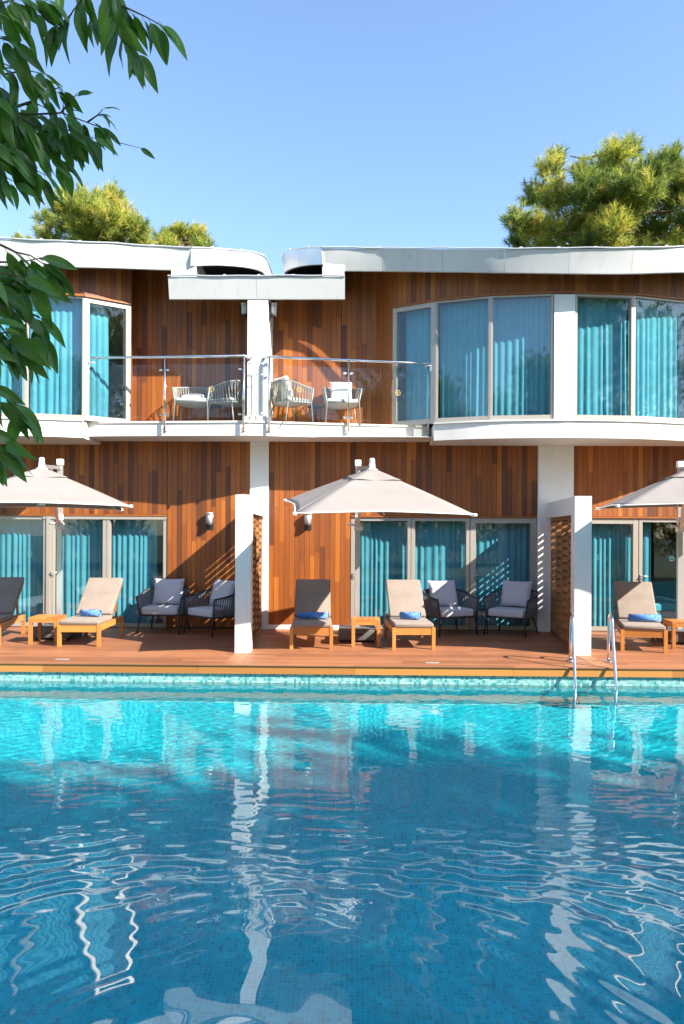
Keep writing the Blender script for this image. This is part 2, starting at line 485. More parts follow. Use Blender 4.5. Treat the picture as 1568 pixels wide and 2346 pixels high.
# water: a real rippled surface
def ripples(X, Y):
    r = np.random.RandomState(11)
    def waves(n, lo, hi, slope, spread, mean=math.pi/2):
        """n sine trains of wavelength lo..hi, each of the given rms slope"""
        h = np.zeros_like(X)
        for k in range(n):
            lam = math.exp(r.uniform(math.log(lo), math.log(hi))); a = r.normal(mean, spread); q = 2*math.pi/lam
            bend = 0.35*np.sin(0.9*X + r.uniform(0, 6.28)) + 0.35*np.sin(0.8*Y + r.uniform(0, 6.28))
            h += slope*math.sqrt(2.0/n)/q*np.sin(q*(X*math.cos(a) + Y*math.sin(a)) + bend*2 + r.uniform(0, 6.28))
        return h
    h = waves(9, 0.8, 2.2, 0.007, 2.0)                                     # slow swell
    near = np.clip((6.0 - Y) / 1.5, 0.25, 1.0)
    h += near*waves(12, 0.30, 0.75, 0.011, 1.2)                            # smooth undulation near by
    far = np.clip((Y - 5.4) / 2.2, 0.0, 1.0)
    h += far*waves(40, 0.08, 0.24, 0.0095, 0.6)                             # fine chop on the sunny side
    # rings spreading from touches of the water close to the viewer, broken up by cross ripples
    patch = 0.5 + 0.5*np.sin(1.9*X + 1.1*np.sin(1.3*Y))*np.sin(1.6*Y + 0.9*np.sin(1.7*X) + 0.8)
    wob = 1.1*np.sin(1.3*X + 0.4) + 0.9*np.sin(2.9*X + 1.7*Y) + 0.8*np.sin(4.3*X - 3.1*Y) + 0.5*np.sin(8.3*X + 4.7*Y)
    for (cx, cy, r0, wd, lam, sl) in ((-0.5, 1.5, 3.4, 0.9, 0.20, 0.032), (0.9, 0.8, 4.0, 0.8, 0.15, 0.020), (-1.2, 1.9, 3.0, 0.8, 0.16, 0.024), (4.8, 2.4, 2.6, 0.9, 0.17, 0.018)):
        D = np.hypot(X - cx, Y - cy)
        env = np.exp(-np.abs((D - r0)/wd)**3)*(0.3 + 0.7*patch)
        h += sl*lam/(2*math.pi)*1.414*env*np.sin(2*math.pi*D/lam + 0.9*wob)
    band = np.exp(-np.abs((Y - 5.0)/1.0)**3)*(0.35 + 0.65*patch)
    h += band*waves(30, 0.07, 0.20, 0.030, 0.38)
    return h
def ax(n, a, b, p):     # finer towards a
    u = np.linspace(0, 1, n); return a + (b - a) * (0.55*u + 0.45*u**p)
gx = np.concatenate([np.linspace(PX0, -5.6, 60), np.linspace(-5.6, 5.6, 860)[1:], np.linspace(5.6, PX1, 60)[1:]]); gy = ax(680, PY0 + 0.021, PY1 - 0.003, 1.8)
XX, YY = np.meshgrid(gx, gy, indexing='ij')
ZZ = WZ + ripples(XX, YY)
nu, nv = XX.shape
me = bpy.data.meshes.new('pool_water')
co = np.stack([XX, YY, ZZ], -1).astype(np.float32)
me.vertices.add(nu*nv); me.vertices.foreach_set('co', co.ravel())
I = np.arange(nu*nv).reshape(nu, nv)
q = np.stack([I[:-1, :-1], I[1:, :-1], I[1:, 1:], I[:-1, 1:]], -1).reshape(-1).astype(np.int32)
nf = len(q)//4
me.loops.add(len(q)); me.loops.foreach_set('vertex_index', q)
me.polygons.add(nf); me.polygons.foreach_set('loop_start', np.arange(0, 4*nf, 4, dtype=np.int32))
me.polygons.foreach_set('use_smooth', np.ones(nf, dtype=bool))
me.materials.append(M['water']); me.update(calc_edges=True)
water = tag(ob('pool_water', me), kind='structure')
if USE_MNEE:
    water.cycles.is_caustics_caster = True
    sun_d.cycles.is_caustics_light = True
    for o in pool.children: o.cycles.is_caustics_receiver = True

# deck: boards running along the building
deck = empty('pool_deck', (0, 0, 0)); tag(deck, kind='structure')
mb = MB(); mb.box((-8.9, 10.2, -0.3), (8.9, 13.96, -0.03)); mb.build('deck_base', M['void'], deck)
unit = MB(); unit.box((-0.5, -0.5, -0.5), (0.5, 0.5, 0.5))
plank_me = unit.mesh('plank', M['deck'])
r2 = random.Random(3)
pw = 0.142; y = 10.24; k = 0
while y < 13.9:
    x = -8.8 + r2.uniform(-2.5, 0)
    while x < 8.8:
        L = r2.choice((3.2, 3.9, 4.6))
        x0, x1 = max(x, -8.8), min(x + L, 8.8)
        if x1 - x0 > 0.1:
            o = ob('plank', plank_me, deck)
            o.location = ((x0+x1)/2, y + pw/2, -0.0135 + r2.uniform(-0.0012, 0.0008)); o.scale = (x1-x0-0.004, pw-0.008, 0.027)
            o['tone'] = 0.25 + 0.5 * r2.random()
        x += L
    y += pw; k += 1
for i, x in enumerate(np.arange(-8.8, 8.8, 2.2)):
    mb = MB(); mb.box((x, 10.12, -0.125), (x + 2.197, 10.155, -0.012)); o = mb.build('fascia_board', M['fasciawood'], deck); o['tone'] = r2.random()
    mb = MB(); mb.box((x, 10.1, -0.0105), (x + 2.197, 10.237, 0.004)); o = mb.build('edge_board', M['deck'], deck); o['tone'] = 0.4 + 0.3 * r2.random()
# pale threshold boards set across the deck in line with the partitions
for X in (-1.74, 3.48):
    mb = MB(); mb.box((X - 0.11, 10.24, 0.001), (X + 0.11, 11.12, 0.004)); o = mb.build('cross_board', M['deck'], deck); o['tone'] = 0.85


# ------------------------------------------------------------------ the hotel building
YW = 13.93                       # front of the ground-floor cladding
bld = empty('hotel_building', (0, 14, 0))
bld.location = (0, 0, 0)
tag(bld, 'two storey timber clad hotel building with white slabs, columns and roof edges', 'building')
def part(name, mat, fn, parent=bld):
    mb = MB(); fn(mb); return mb.build(name, mat, parent)

# outlines (plan)
BR = [(0.67, 13.67), (1.43, 13.26), (2.38, 12.95), (3.47, 12.83), (3.84, 12.83), (4.91, 12.93), (6.12, 13.28), (6.85, 13.7)]
BL = [(-4.22, 13.46), (-4.92, 12.98), (-5.88, 12.74), (-6.95, 12.64), (-7.3, 12.64), (-8.4, 12.74)]
CL, CR = (-4.36, 14.0), (0.37, 14.0)
XE = 8.8
ZF, ZWT = 3.84, 6.1              # upper floor level, window heads

# slabs
part('balcony_slab', M['render'], lambda b: b.prism([(-4.94, 13.2), (-1.97, 13.035), (-1.97, 14.2), (-4.94, 14.2)], 3.61, ZF))
part('balcony_slab', M['render'], lambda b: b.prism([(-1.967, 13.035), (1.36, 13.63), (1.36, 14.2), (-1.967, 14.2)], 3.61, ZF))
part('slab_nosing', M['render'], lambda b: (b.prism([(-4.95, 13.175), (-1.97, 13.01), (-1.97, 13.1), (-4.95, 13.26)], ZF + 0.003, ZF + 0.035),
                                          b.prism([(-1.967, 13.01), (1.37, 13.605), (1.37, 13.69), (-1.967, 13.1)], ZF + 0.003, ZF + 0.035)))
def off(pts, d):
    out = []
    for i, p in enumerate(pts):
        a = Vector(pts[max(i-1, 0)]); b = Vector(pts[min(i+1, len(pts)-1)])
        n = Vector((b.y - a.y, -(b.x - a.x))).normalized()
        if n.y > 0: n = -n
        out.append((p[0] + n.x*d, p[1] + n.y*d))
    return out
def smooth_line(pts, n=6):
    out = []
    P = [Vector((*p, 0)) for p in pts]
    for i in range(len(P) - 1):
        p0 = P[max(i-1, 0)]; p1 = P[i]; p2 = P[i+1]; p3 = P[min(i+2, len(P)-1)]
        for k in range(n):
            u = k / n
            q = 0.5*((2*p1) + (p2-p0)*u + (2*p0-5*p1+4*p2-p3)*u*u + (3*p1-p0-3*p2+p3)*u**3)
            out.append((q.x, q.y))
    out.append(tuple(P[-1][:2])); return out
sr = smooth_line(off(BR[1:], 0.07)); sl = smooth_line(off(BL[1:], 0.07))
part('bay_slab', M['render'], lambda b: b.prism(sr + [(XE, 13.6), (XE, 14.25), (sr[0][0], 14.25)], 3.545, ZF - 0.004))
part('bay_slab', M['render'], lambda b: b.prism(sl[::-1] + [(-4.9, 14.25), (-XE, 14.25), (-XE, 12.8)][::1], 3.545, ZF - 0.004) if False else
     b.prism([(-XE, 12.8)] + sl[::-1] + [(-4.96, 14.25), (-XE, 14.25)], 3.545, ZF - 0.004))
def strip(b, line, d0, d1, z0, z1):
    a = off(line, d0); c = off(line, d1)
    b.prism(a + c[::-1], z0, z1)
part('bay_sill', M['render'], lambda b: strip(b, sr, -0.05, 0.03, ZF + 0.0, ZF + 0.03))
part('bay_sill', M['render'], lambda b: strip(b, sl, -0.05, 0.03, ZF + 0.0, ZF + 0.03))
part('floor_slab', M['soffit'], lambda b: b.box((-XE, 14.205, 3.56), (XE, 18.2, ZF - 0.01)))
part('ceiling_soffit', M['soffit'], lambda b: b.box((-XE, 13.25, 3.615), (XE, 14.2, 3.625)))
# shell and rooms
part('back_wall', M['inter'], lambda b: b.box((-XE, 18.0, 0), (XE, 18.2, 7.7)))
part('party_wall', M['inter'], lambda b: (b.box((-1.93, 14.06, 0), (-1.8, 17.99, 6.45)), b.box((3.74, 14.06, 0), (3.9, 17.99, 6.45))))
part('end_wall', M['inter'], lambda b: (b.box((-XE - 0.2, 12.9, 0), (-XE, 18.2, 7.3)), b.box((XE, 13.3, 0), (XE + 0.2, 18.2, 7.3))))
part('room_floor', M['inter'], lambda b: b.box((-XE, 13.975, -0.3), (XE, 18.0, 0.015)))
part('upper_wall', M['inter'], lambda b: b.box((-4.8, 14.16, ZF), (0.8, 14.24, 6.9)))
# white columns
part('column', M['render'], lambda b: b.box((-2.04, 13.88, -0.02), (-1.68, 14.05, 3.612)))
part('column', M['render'], lambda b: b.box((3.47, 13.86, -0.02), (4.14, 14.05, 3.612)))
part('column', M['render'], lambda b: b.box((-1.99, 13.14, ZF + 0.036), (-1.62, 13.995, 6.2)))
part('column', M['render'], lambda b: b.box((3.475, 12.815, ZF + 0.032), (3.835, 13.1, 6.08)))
part('column_plinth', M['render'], lambda b: b.box((-2.06, 13.09, ZF + 0.036), (-1.60, 13.138, ZF + 0.13)))
part('kick_strip', M['render'], lambda b: b.box((-1.676, 13.925, 0.0), (-0.105, 13.96, 0.085)))
part('kick_strip', M['render'], lambda b: b.box((-4.34, 13.96, ZF), (0.36, 13.99, ZF + 0.09)))

# cladding: every board in view its own piece; the narrow ones over the bays are joined
unit = MB(); unit.box((-0.5, -0.5, -0.5), (0.5, 0.5, 0.5))
board_me = unit.mesh('board', M['clad'])
rest = MB(); rb = random.Random(21)
PITCH = 0.096
BOARDS = []
def tone():
    u = rb.random()
    return 0.12 + 0.14*rb.random() if u < 0.13 else (0.40 + 0.20*rb.random() if u < 0.82 else 0.58 + 0.24*rb.random())
def clad(name, P0, P1, z0, z1, parent, single=False, joined=False, maxlen=1.5, flip=False):
    P0 = Vector((*P0, 0)); P1 = Vector((*P1, 0)); d = P1 - P0; L = d.length; d.normalize()
    n = Vector((d.y, -d.x, 0))
    if (n.y > 0) != flip: n = -n
    ang = math.atan2(d.y, d.x)
    k = max(1, round(L / PITCH)); w = L / k
    for i in range(k):
        c = P0 + d * (w*(i + 0.5))
        z = z0; cuts = [z0]
        if not single:
            z += rb.uniform(0.35, maxlen)
            while z < z1 - 0.3:
                cuts.append(z); z += rb.uniform(0.6, maxlen)
        cuts.append(z1)
        for a, b_ in zip(cuts[:-1], cuts[1:]):
            pr = rb.uniform(0.0, 0.003)
            cc = c + n*(0.0 + pr) - n*0.011
            tn = tone()
            BOARDS.append((w*(b_ - a) - (10 if joined else 0), cc.x, cc.y, ang, w, a, b_, tn, parent))
def wallpart(P0, P1, z0, z1, back=0.13, **kw):
    """a clad wall: dark backing plus boards"""
    d = (Vector(P1) - Vector(P0)).normalized(); n = Vector((d.y, -d.x))
    if (n.y > 0) != kw.get('flip', False): n = -n
    a0 = Vector(P0) - n*0.016; a1 = Vector(P1) - n*0.016
    mb = MB(); mb.prism([tuple(a0), tuple(a1), tuple(a1 - n*back), tuple(a0 - n*back)], z0 + 0.002, z1)
    w = mb.build('clad_wall', M['void'], bld)
    clad('board', P0, P1, z0, z1, w, **kw)
    return w
DT = 2.2
wallpart((-6.98, YW), (-3.65, YW), DT, 3.61, maxlen=1.9)
wallpart((-3.645, YW), (-2.045, YW), 0.03, 3.61, maxlen=2.0)
wallpart((-1.675, YW), (-0.105, YW), 0.09, 3.61, maxlen=1.8)
wallpart((-0.1, YW), (3.465, YW), DT, 3.61, maxlen=1.9)
wallpart((4.145, YW), (6.9, YW), DT, 3.61, maxlen=1.9)
wallpart((-8.7, YW), (-6.985, YW), DT, 3.61, joined=True, single=True)
wallpart((6.905, YW), (8.7, YW), DT, 3.61, joined=True, single=True)
wallpart((-4.37, 14.0), (-3.30, 14.0), ZF + 0.09, 7.04, maxlen=2.2)
wallpart((-3.295, 14.0), (-1.995, 14.0), ZF + 0.09, 6.45, maxlen=2.0)
wallpart((-1.615, 14.0), (-0.30, 14.0), ZF + 0.09, 6.45, maxlen=2.0)
wallpart((-0.295, 14.0), (0.385, 14.0), ZF + 0.09, 7.04, maxlen=2.2)
wallpart(CR, BR[0], ZF + 0.01, 7.06, single=True, maxlen=2)
wallpart(BL[0], CL, ZF + 0.01, 6.52, single=True, maxlen=2) if False else wallpart(CL, BL[0], ZF + 0.01, 7.06, single=True, flip=True)
for P in (BR, BL):
    for a, b_ in zip(P[:-1], P[1:]):
        wallpart(a, b_, ZWT + 0.03, 1.95 + 0.368*(a[1] + b_[1])/2, joined=True, single=True, back=0.1)
BOARDS.sort(key=lambda q: -q[0])
for i, (ar, bx_, by_, ang, w, a, b_, tn, par) in enumerate(BOARDS):
    if i < 300:
        o = ob('board', board_me, par)
        o.location = (bx_, by_, (a + b_)/2); o.rotation_euler = (0, 0, ang)
        o.scale = (w - 0.0045, 0.022, b_ - a - 0.002); o['tone'] = tn
    else:
        rest.cur = tn; s0 = len(rest.v)
        rest.box((-w/2 + 0.0022, -0.011, a + 0.001), (w/2 - 0.0022, 0.011, b_ - 0.001))
        rest.xform(Matrix.Translation((bx_, by_, 0)) @ Matrix.Rotation(ang, 4, 'Z'), s0)
o = rest.build('board', M['clad'], bld, tone=True); o['kind'] = 'stuff'; o.name = 'narrow_board'
# timber trims under the boards
def trim(name, P0, P1, z0, z1, out=0.02, dep=0.10):
    d = (Vector(P1) - Vector(P0)).normalized(); n = Vector((d.y, -d.x))
    if n.y > 0: n = -n
    mb = MB(); a0 = Vector(P0) + n*out; a1 = Vector(P1) + n*out
    mb.prism([tuple(a0), tuple(a1), tuple(a1 - n*dep), tuple(a0 - n*dep)], z0, z1)
    o = mb.build('timber_trim', M['clad'], bld); o['tone'] = 0.62
for x0, x1 in ((-8.7, -3.66), (-0.1, 3.462), (4.148, 8.7)):
    trim('trim', (x0, YW), (x1, YW), DT - 0.035, DT - 0.003, 0.012)
for P in (BR, BL):
    for a, b_ in zip(P[:-1], P[1:]): trim('trim', a, b_, ZWT - 0.0, ZWT + 0.028, 0.028)

# printed round emblem: ring, two lines of small letters, a leaf sprig
def emblem_mesh(mat):
    mb = MB()
    def ring(r0, r1, a0=0, a1=2*math.pi, n=28):
        mb.grid(lambda u, v: ((r0 + (r1-r0)*v)*math.cos(a0+(a1-a0)*u), 0, (r0 + (r1-r0)*v)*math.sin(a0+(a1-a0)*u)), n, 1, False)
    ring(0.046, 0.052)
    # a band of letters across, a smaller one above
    def letter(x, z, w, h, kind):
        t_ = 0.0028
        if kind == 0: rects = [(0, 0, t_, h), (0, h-t_, w, h), (0, 0, w, t_)]
        elif kind == 1: rects = [(0, 0, t_, h), (w-t_, 0, w, h), (0, h/2, w, h/2+t_)]
        elif kind == 2: rects = [(0, 0, t_, h), (0, 0, w, t_)]
        else: rects = [(0, 0, t_, h), (0, h-t_, w, h), (0, h/2, w*.8, h/2+t_), (0, 0, w, t_)]
        for a, b, c, d in rects:
            mb.add([(x+a, 0, z+b), (x+c, 0, z+b), (x+c, 0, z+d), (x+a, 0, z+d)], [(0, 1, 2, 3)])
    for i in range(4): letter(-0.026 + i*0.0138, 0.012, 0.009, 0.014, (1, 3, 0, 2)[i])
    for i in range(6): letter(-0.040 + i*0.0138, -0.008, 0.009, 0.014, (3, 1, 0, 3, 2, 1)[i])
    for sgn in (-1, 1):
        mb.add([(0, 0, -0.040), (sgn*0.012, 0, -0.028), (sgn*0.003, 0, -0.014)], [(0, 1, 2)])
    return mb.mesh('emblem', mat)
EMB_G = emblem_mesh(M['gold']); EMB_T = emblem_mesh(M['greyprint'])
def emblem(me, loc, rz, parent):
    o = ob('emblem', me, parent); o.location = loc; o.rotation_euler = (0, 0, rz); return o

# windows and doors
CURT = []
def curtain(P0, P1, z0, z1, label, seed, amp=0.036):
    r = random.Random(seed)
    P0 = Vector((*P0, 0)); P1 = Vector((*P1, 0)); d = P1 - P0; L = d.length; d.normalize()
    n = Vector((d.y, -d.x, 0))
    if n.y > 0: n = -n
    # pleats of uneven width
    xs = [0.0]
    while xs[-1] < L: xs.append(xs[-1] + r.uniform(0.075, 0.15))
    ph = []
    nu = int(L / 0.012)
    amps = [r.uniform(0.5, 1.1) for _ in xs]
    def prof(x):
        k = 0
        while k < len(xs) - 2 and x > xs[k+1]: k += 1
        u = (x - xs[k]) / (xs[k+1] - xs[k])
        return amps[k] * (0.5 - 0.5*math.cos(2*math.pi*u)) ** 0.8, k
    ws = [r.uniform(-1, 1) for _ in range(8)]
    def fn(u, v):
        x = u * L; a, k = prof(x)
        flare = 0.75 + 0.35*(1 - v)
        z = z0 + (z1 - z0) * v
        sway = 0.010 * ws[k % 8] * math.sin(3.0*v + ws[(k+3) % 8])
        p = P0 + d*(x + sway) + n*(amp*a*flare)
        return (p.x, p.y, z)
    mb = MB(); mb.grid(fn, nu, 10)
    o = mb.build('curtain', M['curtain'])
    tag(o, label, 'curtain', 'teal curtains behind the glass')
    return o

def opening(P0, P1, z0, z1, kind='window', fw=0.055, inset=0.03, handle=None, emb=None, split=None, bottom=None):
    """one framed leaf between two plan points; frame, pane and handle"""
    P0 = Vector((*P0, 0)); P1 = Vector((*P1, 0)); d = P1 - P0; L = d.length; d.normalize()
    ang = math.atan2(d.y, d.x)
    Mx = Matrix.Translation(P0) @ Matrix.Rotation(ang, 4, 'Z')
    bt = bottom or fw
    def loc(mb): mb.xform(Mx)
    mb = MB(); D0, D1 = inset - 0.035, inset + 0.045
    mb.box((0.002, D0, z0), (fw, D1, z1)); mb.box((L - fw, D0, z0), (L - 0.002, D1, z1))
    mb.box((fw, D0 + 0.002, z1 - fw), (L - fw, D1, z1)); mb.box((fw, D0 + 0.002, z0), (L - fw, D1, z0 + bt))
    # glazing bead set back from the frame face
    bd = 0.012
    mb.box((fw, inset - 0.012, z0 + bt), (fw + bd, D1 - 0.004, z1 - fw)); mb.box((L - fw - bd, inset - 0.012, z0 + bt), (L - fw, D1 - 0.004, z1 - fw))
    loc(mb); w = mb.build(kind, M['alu'], bld)
    mb = MB(); mb.box((fw + 0.004, inset, z0 + bt - 0.004), (L - fw - 0.004, inset + 0.008, z1 - fw + 0.004)); loc(mb)
    pn = mb.build('pane', M['glass'], w)
    if handle is not None:
        hx = handle * L; hz = z0 + 1.02
        mb = MB(); mb.box((hx - 0.014, D0 - 0.012, hz - 0.06), (hx + 0.014, D0, hz + 0.06))
        mb.tube([(hx, D0 - 0.012, hz + 0.03), (hx, D0 - 0.05, hz + 0.03), (hx + (0.12 if handle < 0.5 else -0.12), D0 - 0.05, hz + 0.03)], 0.009, 8); loc(mb)
        mb.build('handle', M['greyalu'], w)
    if emb:
        q = Mx @ Vector((emb[0]*L, inset - 0.003, emb[1]))
        emblem(emb[2] if len(emb) > 2 else EMB_T, q, ang, pn)
    return w
# ground floor sliding doors
g = YW + 0.05
for (x0, x1, hd, em) in ((-8.3, -7.16, None, None), (-7.15, -6.0, None, (0.70, 1.42)), (-5.93, -4.84, 0.03, (0.42, 1.40)), (-4.835, -3.66, None, (0.45, 1.40)),
                         (-0.095, 1.06, 0.04, (0.47, 1.37)), (1.065, 2.185, None, (0.50, 1.40)), (2.195, 3.46, 0.03, (0.36, 1.42)),
                         (4.15, 5.40, None, (0.40, 1.42)), (5.41, 6.29, 0.04, (0.72, 1.40)), (6.295, 7.3, None, None)):
    opening((x0, g), (x1, g), 0.012, DT - 0.04, 'sliding_door', 0.065 if x1 - x0 < 1.2 else 0.10, 0.0, hd, em, bottom=0.075)
part('door_frame', M['alu'], lambda b: (b.box((-6.0, YW - 0.01, 0.012), (-5.93, YW + 0.10, DT - 0.045)), b.box((-6.07, YW + 0.0, DT - 0.1), (-3.66, YW + 0.012, DT - 0.04))))
c0 = YW + 0.24
curtain((-7.6, c0), (-6.05, c0), 0.03, 2.15, 'teal curtain behind the leftmost ground floor door, beside the tall umbrella post', 1)
curtain((-5.9, c0), (-4.86, c0), 0.03, 2.15, 'teal curtain behind the glass right beside the left umbrella post', 2)
curtain((-4.82, c0), (-3.9, c0), 0.03, 2.15, 'teal curtain ending at a dark gap behind the left grey armchairs', 3)
curtain((-0.02, c0), (1.05, c0), 0.03, 2.15, 'teal curtain behind the ground floor glass just right of the middle umbrella post', 4)
curtain((1.08, c0), (2.16, c0), 0.03, 2.15, 'teal curtain behind the armchair with the sunlit cushion', 5)
curtain((2.22, c0), (3.42, c0), 0.03, 2.15, 'shaded teal curtain with slat light stripes behind the armchair by the lattice', 6)
curtain((4.18, c0), (5.37, c0), 0.03, 2.15, 'teal curtain just right of the right partition, behind the ladder', 7)
curtain((5.45, c0), (5.72, c0), 0.03, 2.15, 'narrow teal curtain drawn aside beside the dark open room', 8, 0.05)
# upper bays
def lerp(a, b_, u): return (a[0] + (b_[0]-a[0])*u, a[1] + (b_[1]-a[1])*u)
zb, zt = ZF + 0.032, ZWT - 0.003
opening(BR[0], BR[1], zb, zt, 'balcony_door', 0.085, 0.04, handle=0.90, bottom=0.09, emb=None)
opening(BR[1], BR[2], zb, zt, 'window', 0.034, 0.04, bottom=0.09)
opening(BR[2], lerp(BR[2], BR[3], 0.995), zb, zt, 'window', 0.034, 0.04, bottom=0.09)
opening(BR[4], BR[5], zb, zt, 'window', 0.045, 0.04, bottom=0.09)
opening(BR[5], BR[6], zb, zt, 'window', 0.034, 0.04, bottom=0.09)
opening(BR[6], BR[7], zb, zt, 'balcony_door', 0.085, 0.04, handle=0.10, bottom=0.09)
opening(BL[1], BL[0], zb, zt, 'balcony_door', 0.085, 0.04, handle=0.10, bottom=0.09)
opening(BL[2], BL[1], zb, zt, 'window', 0.034, 0.04, bottom=0.09)
opening(BL[3], BL[2], zb, zt, 'window', 0.034, 0.04, bottom=0.09)
opening(BL[5], BL[4], zb, zt, 'window', 0.045, 0.04, bottom=0.09)
def inw(P, d=0.2): return off(P, -d)
bri = inw(BR, 0.22); bli = inw(BL, 0.22)
curtain(lerp(bri[0], bri[1], 0.22), lerp(bri[0], bri[1], 0.98), zb + 0.03, zt - 0.02, 'teal curtain behind the right balcony door', 11)
curtain(lerp(bri[1], bri[2], 0.03), lerp(bri[1], bri[2], 0.98), zb + 0.03, zt - 0.02, 'teal curtain in the upper window next to the right balcony door', 12)
curtain(lerp(bri[2], bri[3], 0.02), lerp(bri[2], bri[3], 0.97), zb + 0.03, zt - 0.02, 'teal curtain in the upper window just left of the white pilaster', 13)
curtain(lerp(bri[4], bri[5], 0.03), lerp(bri[4], bri[5], 0.98), zb + 0.03, zt - 0.02, 'teal curtain in the upper window just right of the white pilaster', 14)
curtain(lerp(bri[5], bri[6], 0.02), lerp(bri[5], bri[6], 0.98), zb + 0.03, zt - 0.02, 'teal curtain in the rightmost upper window at the picture edge', 15)
curtain(lerp(bli[1], bli[0], 0.0), lerp(bli[1], bli[0], 0.55), zb + 0.03, zt - 0.02, 'teal curtain half covering the left balcony door', 16)
curtain(lerp(bli[2], bli[1], 0.02), lerp(bli[2], bli[1], 0.97), zb + 0.03, zt - 0.02, 'pale sunlit teal curtain in the upper left window beside the balcony door', 17)
curtain(lerp(bli[3], bli[2], 0.02), lerp(bli[3], bli[2], 0.98), zb + 0.03, zt - 0.02, 'teal curtain in the leftmost upper window behind the leaves', 18)

# roofs: pitched, the eaves curving with the bays; canted fascia panels under a thin metal rim
def roof_edge(line, cant, name='fascia_panel', th=0.05, seams=1.05, mat='roofmetal'):
    """panels along a plan polyline of (x, y, top z, bottom z); bottom set back by cant"""
    pts = [(Vector(p[:2]), p[2], p[3]) for p in line]
    cum = [0.0]
    for a, b_ in zip(pts[:-1], pts[1:]): cum.append(cum[-1] + (b_[0] - a[0]).length)
    def at(s):
        s = min(max(s, 0), cum[-1])
        for i in range(len(cum) - 1):
            if s <= cum[i+1] + 1e-9:
                u = (s - cum[i]) / max(1e-9, cum[i+1] - cum[i]); A, B = pts[i], pts[i+1]
                return A[0].lerp(B[0], u), A[1] + (B[1]-A[1])*u, A[2] + (B[2]-A[2])*u
        return pts[-1]
    def nrm(s):
        d = at(s + 0.08)[0] - at(s - 0.08)[0]; return Vector((d.y, -d.x)).normalized()
    k = max(1, round(cum[-1] / seams)); w = cum[-1] / k
    rr = random.Random(int(cum[-1]*100))
    for i in range(k):
        s0, s1 = i*w + 0.002, (i+1)*w - 0.002
        m_ = max(2, int(w / 0.10)); wob = rr.uniform(-0.008, 0.010); wob2 = rr.uniform(-0.004, 0.004)
        mb = MB()
        def fn(u, v):
            s = s0 + (s1 - s0)*u; n = nrm(s); p, zt, zb = at(s)
            dent = wob * math.sin(math.pi*u) * math.sin(math.pi*v) + wob2*math.sin(2*math.pi*u)*v
            p = p - n*(cant*(1 - v)) + n*dent
            return (p.x, p.y, zb + (zt - zb)*v)
        def fnb(u, v):
            q = fn(u, v); n = nrm(s0 + (s1 - s0)*u); return (q[0] - n.x*th, q[1] - n.y*th, q[2])
        mb.grid(fn, m_, 5); mb.grid(lambda u, v: fnb(1-u, v), m_, 5)
        A = [fn(j/m_, 0) for j in range(m_+1)]; B = [fnb(j/m_, 0) for j in range(m_+1)]
        mb.add(A + B, [(j, m_+1+j, m_+2+j, j+1) for j in range(m_)])
        A = [fn(j/m_, 1) for j in range(m_+1)]; B = [fnb(j/m_, 1) for j in range(m_+1)]
        mb.add(A + B, [(j, j+1, m_+2+j, m_+1+j) for j in range(m_)])
        for u in (0, 1):
            q = [fn(u, 0), fn(u, 1), fnb(u, 1), fnb(u, 0)]; mb.add(q, [(0, 1, 2, 3) if u == 0 else (3, 2, 1, 0)])
        mb.build(name, M[mat], bld)
    # rim: folded metal edge, a little uneven, with clips
    mb = MB(); ns = max(3, int(cum[-1] / 0.08))
    def rim(u, v):
        s = u*cum[-1]; n = nrm(s); an = v*2*math.pi; p, zt, zb = at(s)
        p = p + n*(0.012*math.cos(an) + 0.012)
        return (p.x, p.y, zt + 0.016 + 0.014*math.sin(an) + 0.008*math.sin(s*5.1)*math.sin(s*2.3))
    mb.grid(rim, ns, 8)
    for s in np.arange(0.4, cum[-1] - 0.1, 0.62):
        p, zt, zb = at(s); d = (at(s+0.05)[0] - at(s-0.05)[0]).normalized()
        mb.bar((p.x - d.x*0.02, p.y - d.y*0.02, zt + 0.033), (p.x + d.x*0.03, p.y + d.y*0.03, zt + 0.038), 0.018, 0.016)
    mb.build('roof_rim', M['rim'], bld)
def pitch(p, kt, kb):      # heights on the roof pitch at a plan point
    D = p[1] - 0.0192*p[0]; return (p[0], p[1], 1.85 + kt*D, 1.85 + kb*D)
def smooth4(P, n=4):
    out = []
    for i in range(len(P) - 1):
        p0 = P[max(i-1, 0)]; p1 = P[i]; p2 = P[i+1]; p3 = P[min(i+2, len(P)-1)]
        for k in range(n):
            u = k/n
            out.append(tuple(0.5*(2*b_ + (c-a)*u + (2*a-5*b_+4*c-d)*u*u + (3*b_-a-3*c+d)*u**3) for a, b_, c, d in zip(p0, p1, p2, p3)))
    return out + [P[-1]]
left_eave = smooth4([pitch((-8.9, 12.35), .406, .372), pitch((-7.1, 12.18), .405, .3715), pitch((-6.0, 12.22), .4035, .371), pitch((-5.0, 12.40), .400, .3695), pitch((-4.2, 12.72), .397, .368), pitch((-3.5, 12.96), .3938, .3662), pitch((-3.0, 13.02), .3925, .366)])
right_eave = smooth4([pitch((-0.64, 13.02), .3936, .3663), pitch((0.4, 12.98), .3932, .366), pitch((1.3, 12.76), .393, .3655), pitch((2.3, 12.46), .3932, .365), pitch((3.4, 12.32), .3938, .3644), pitch((4.5, 12.32), .395, .364), pitch((5.6, 12.48), .397, .3664), pitch((6.6, 12.8), .398, .367), pitch((8.9, 13.2), .398, .367)])
lend = smooth4([left_eave[-1][:3] + (6.68,), (-2.55, 13.28, 7.06, 6.79), (-2.14, 13.68, 7.18, 6.90), (-1.88, 14.1, 7.27, 6.98), (-1.81, 14.5, 7.28, 7.0), (-1.81, 16.0, 7.35, 7.05)])
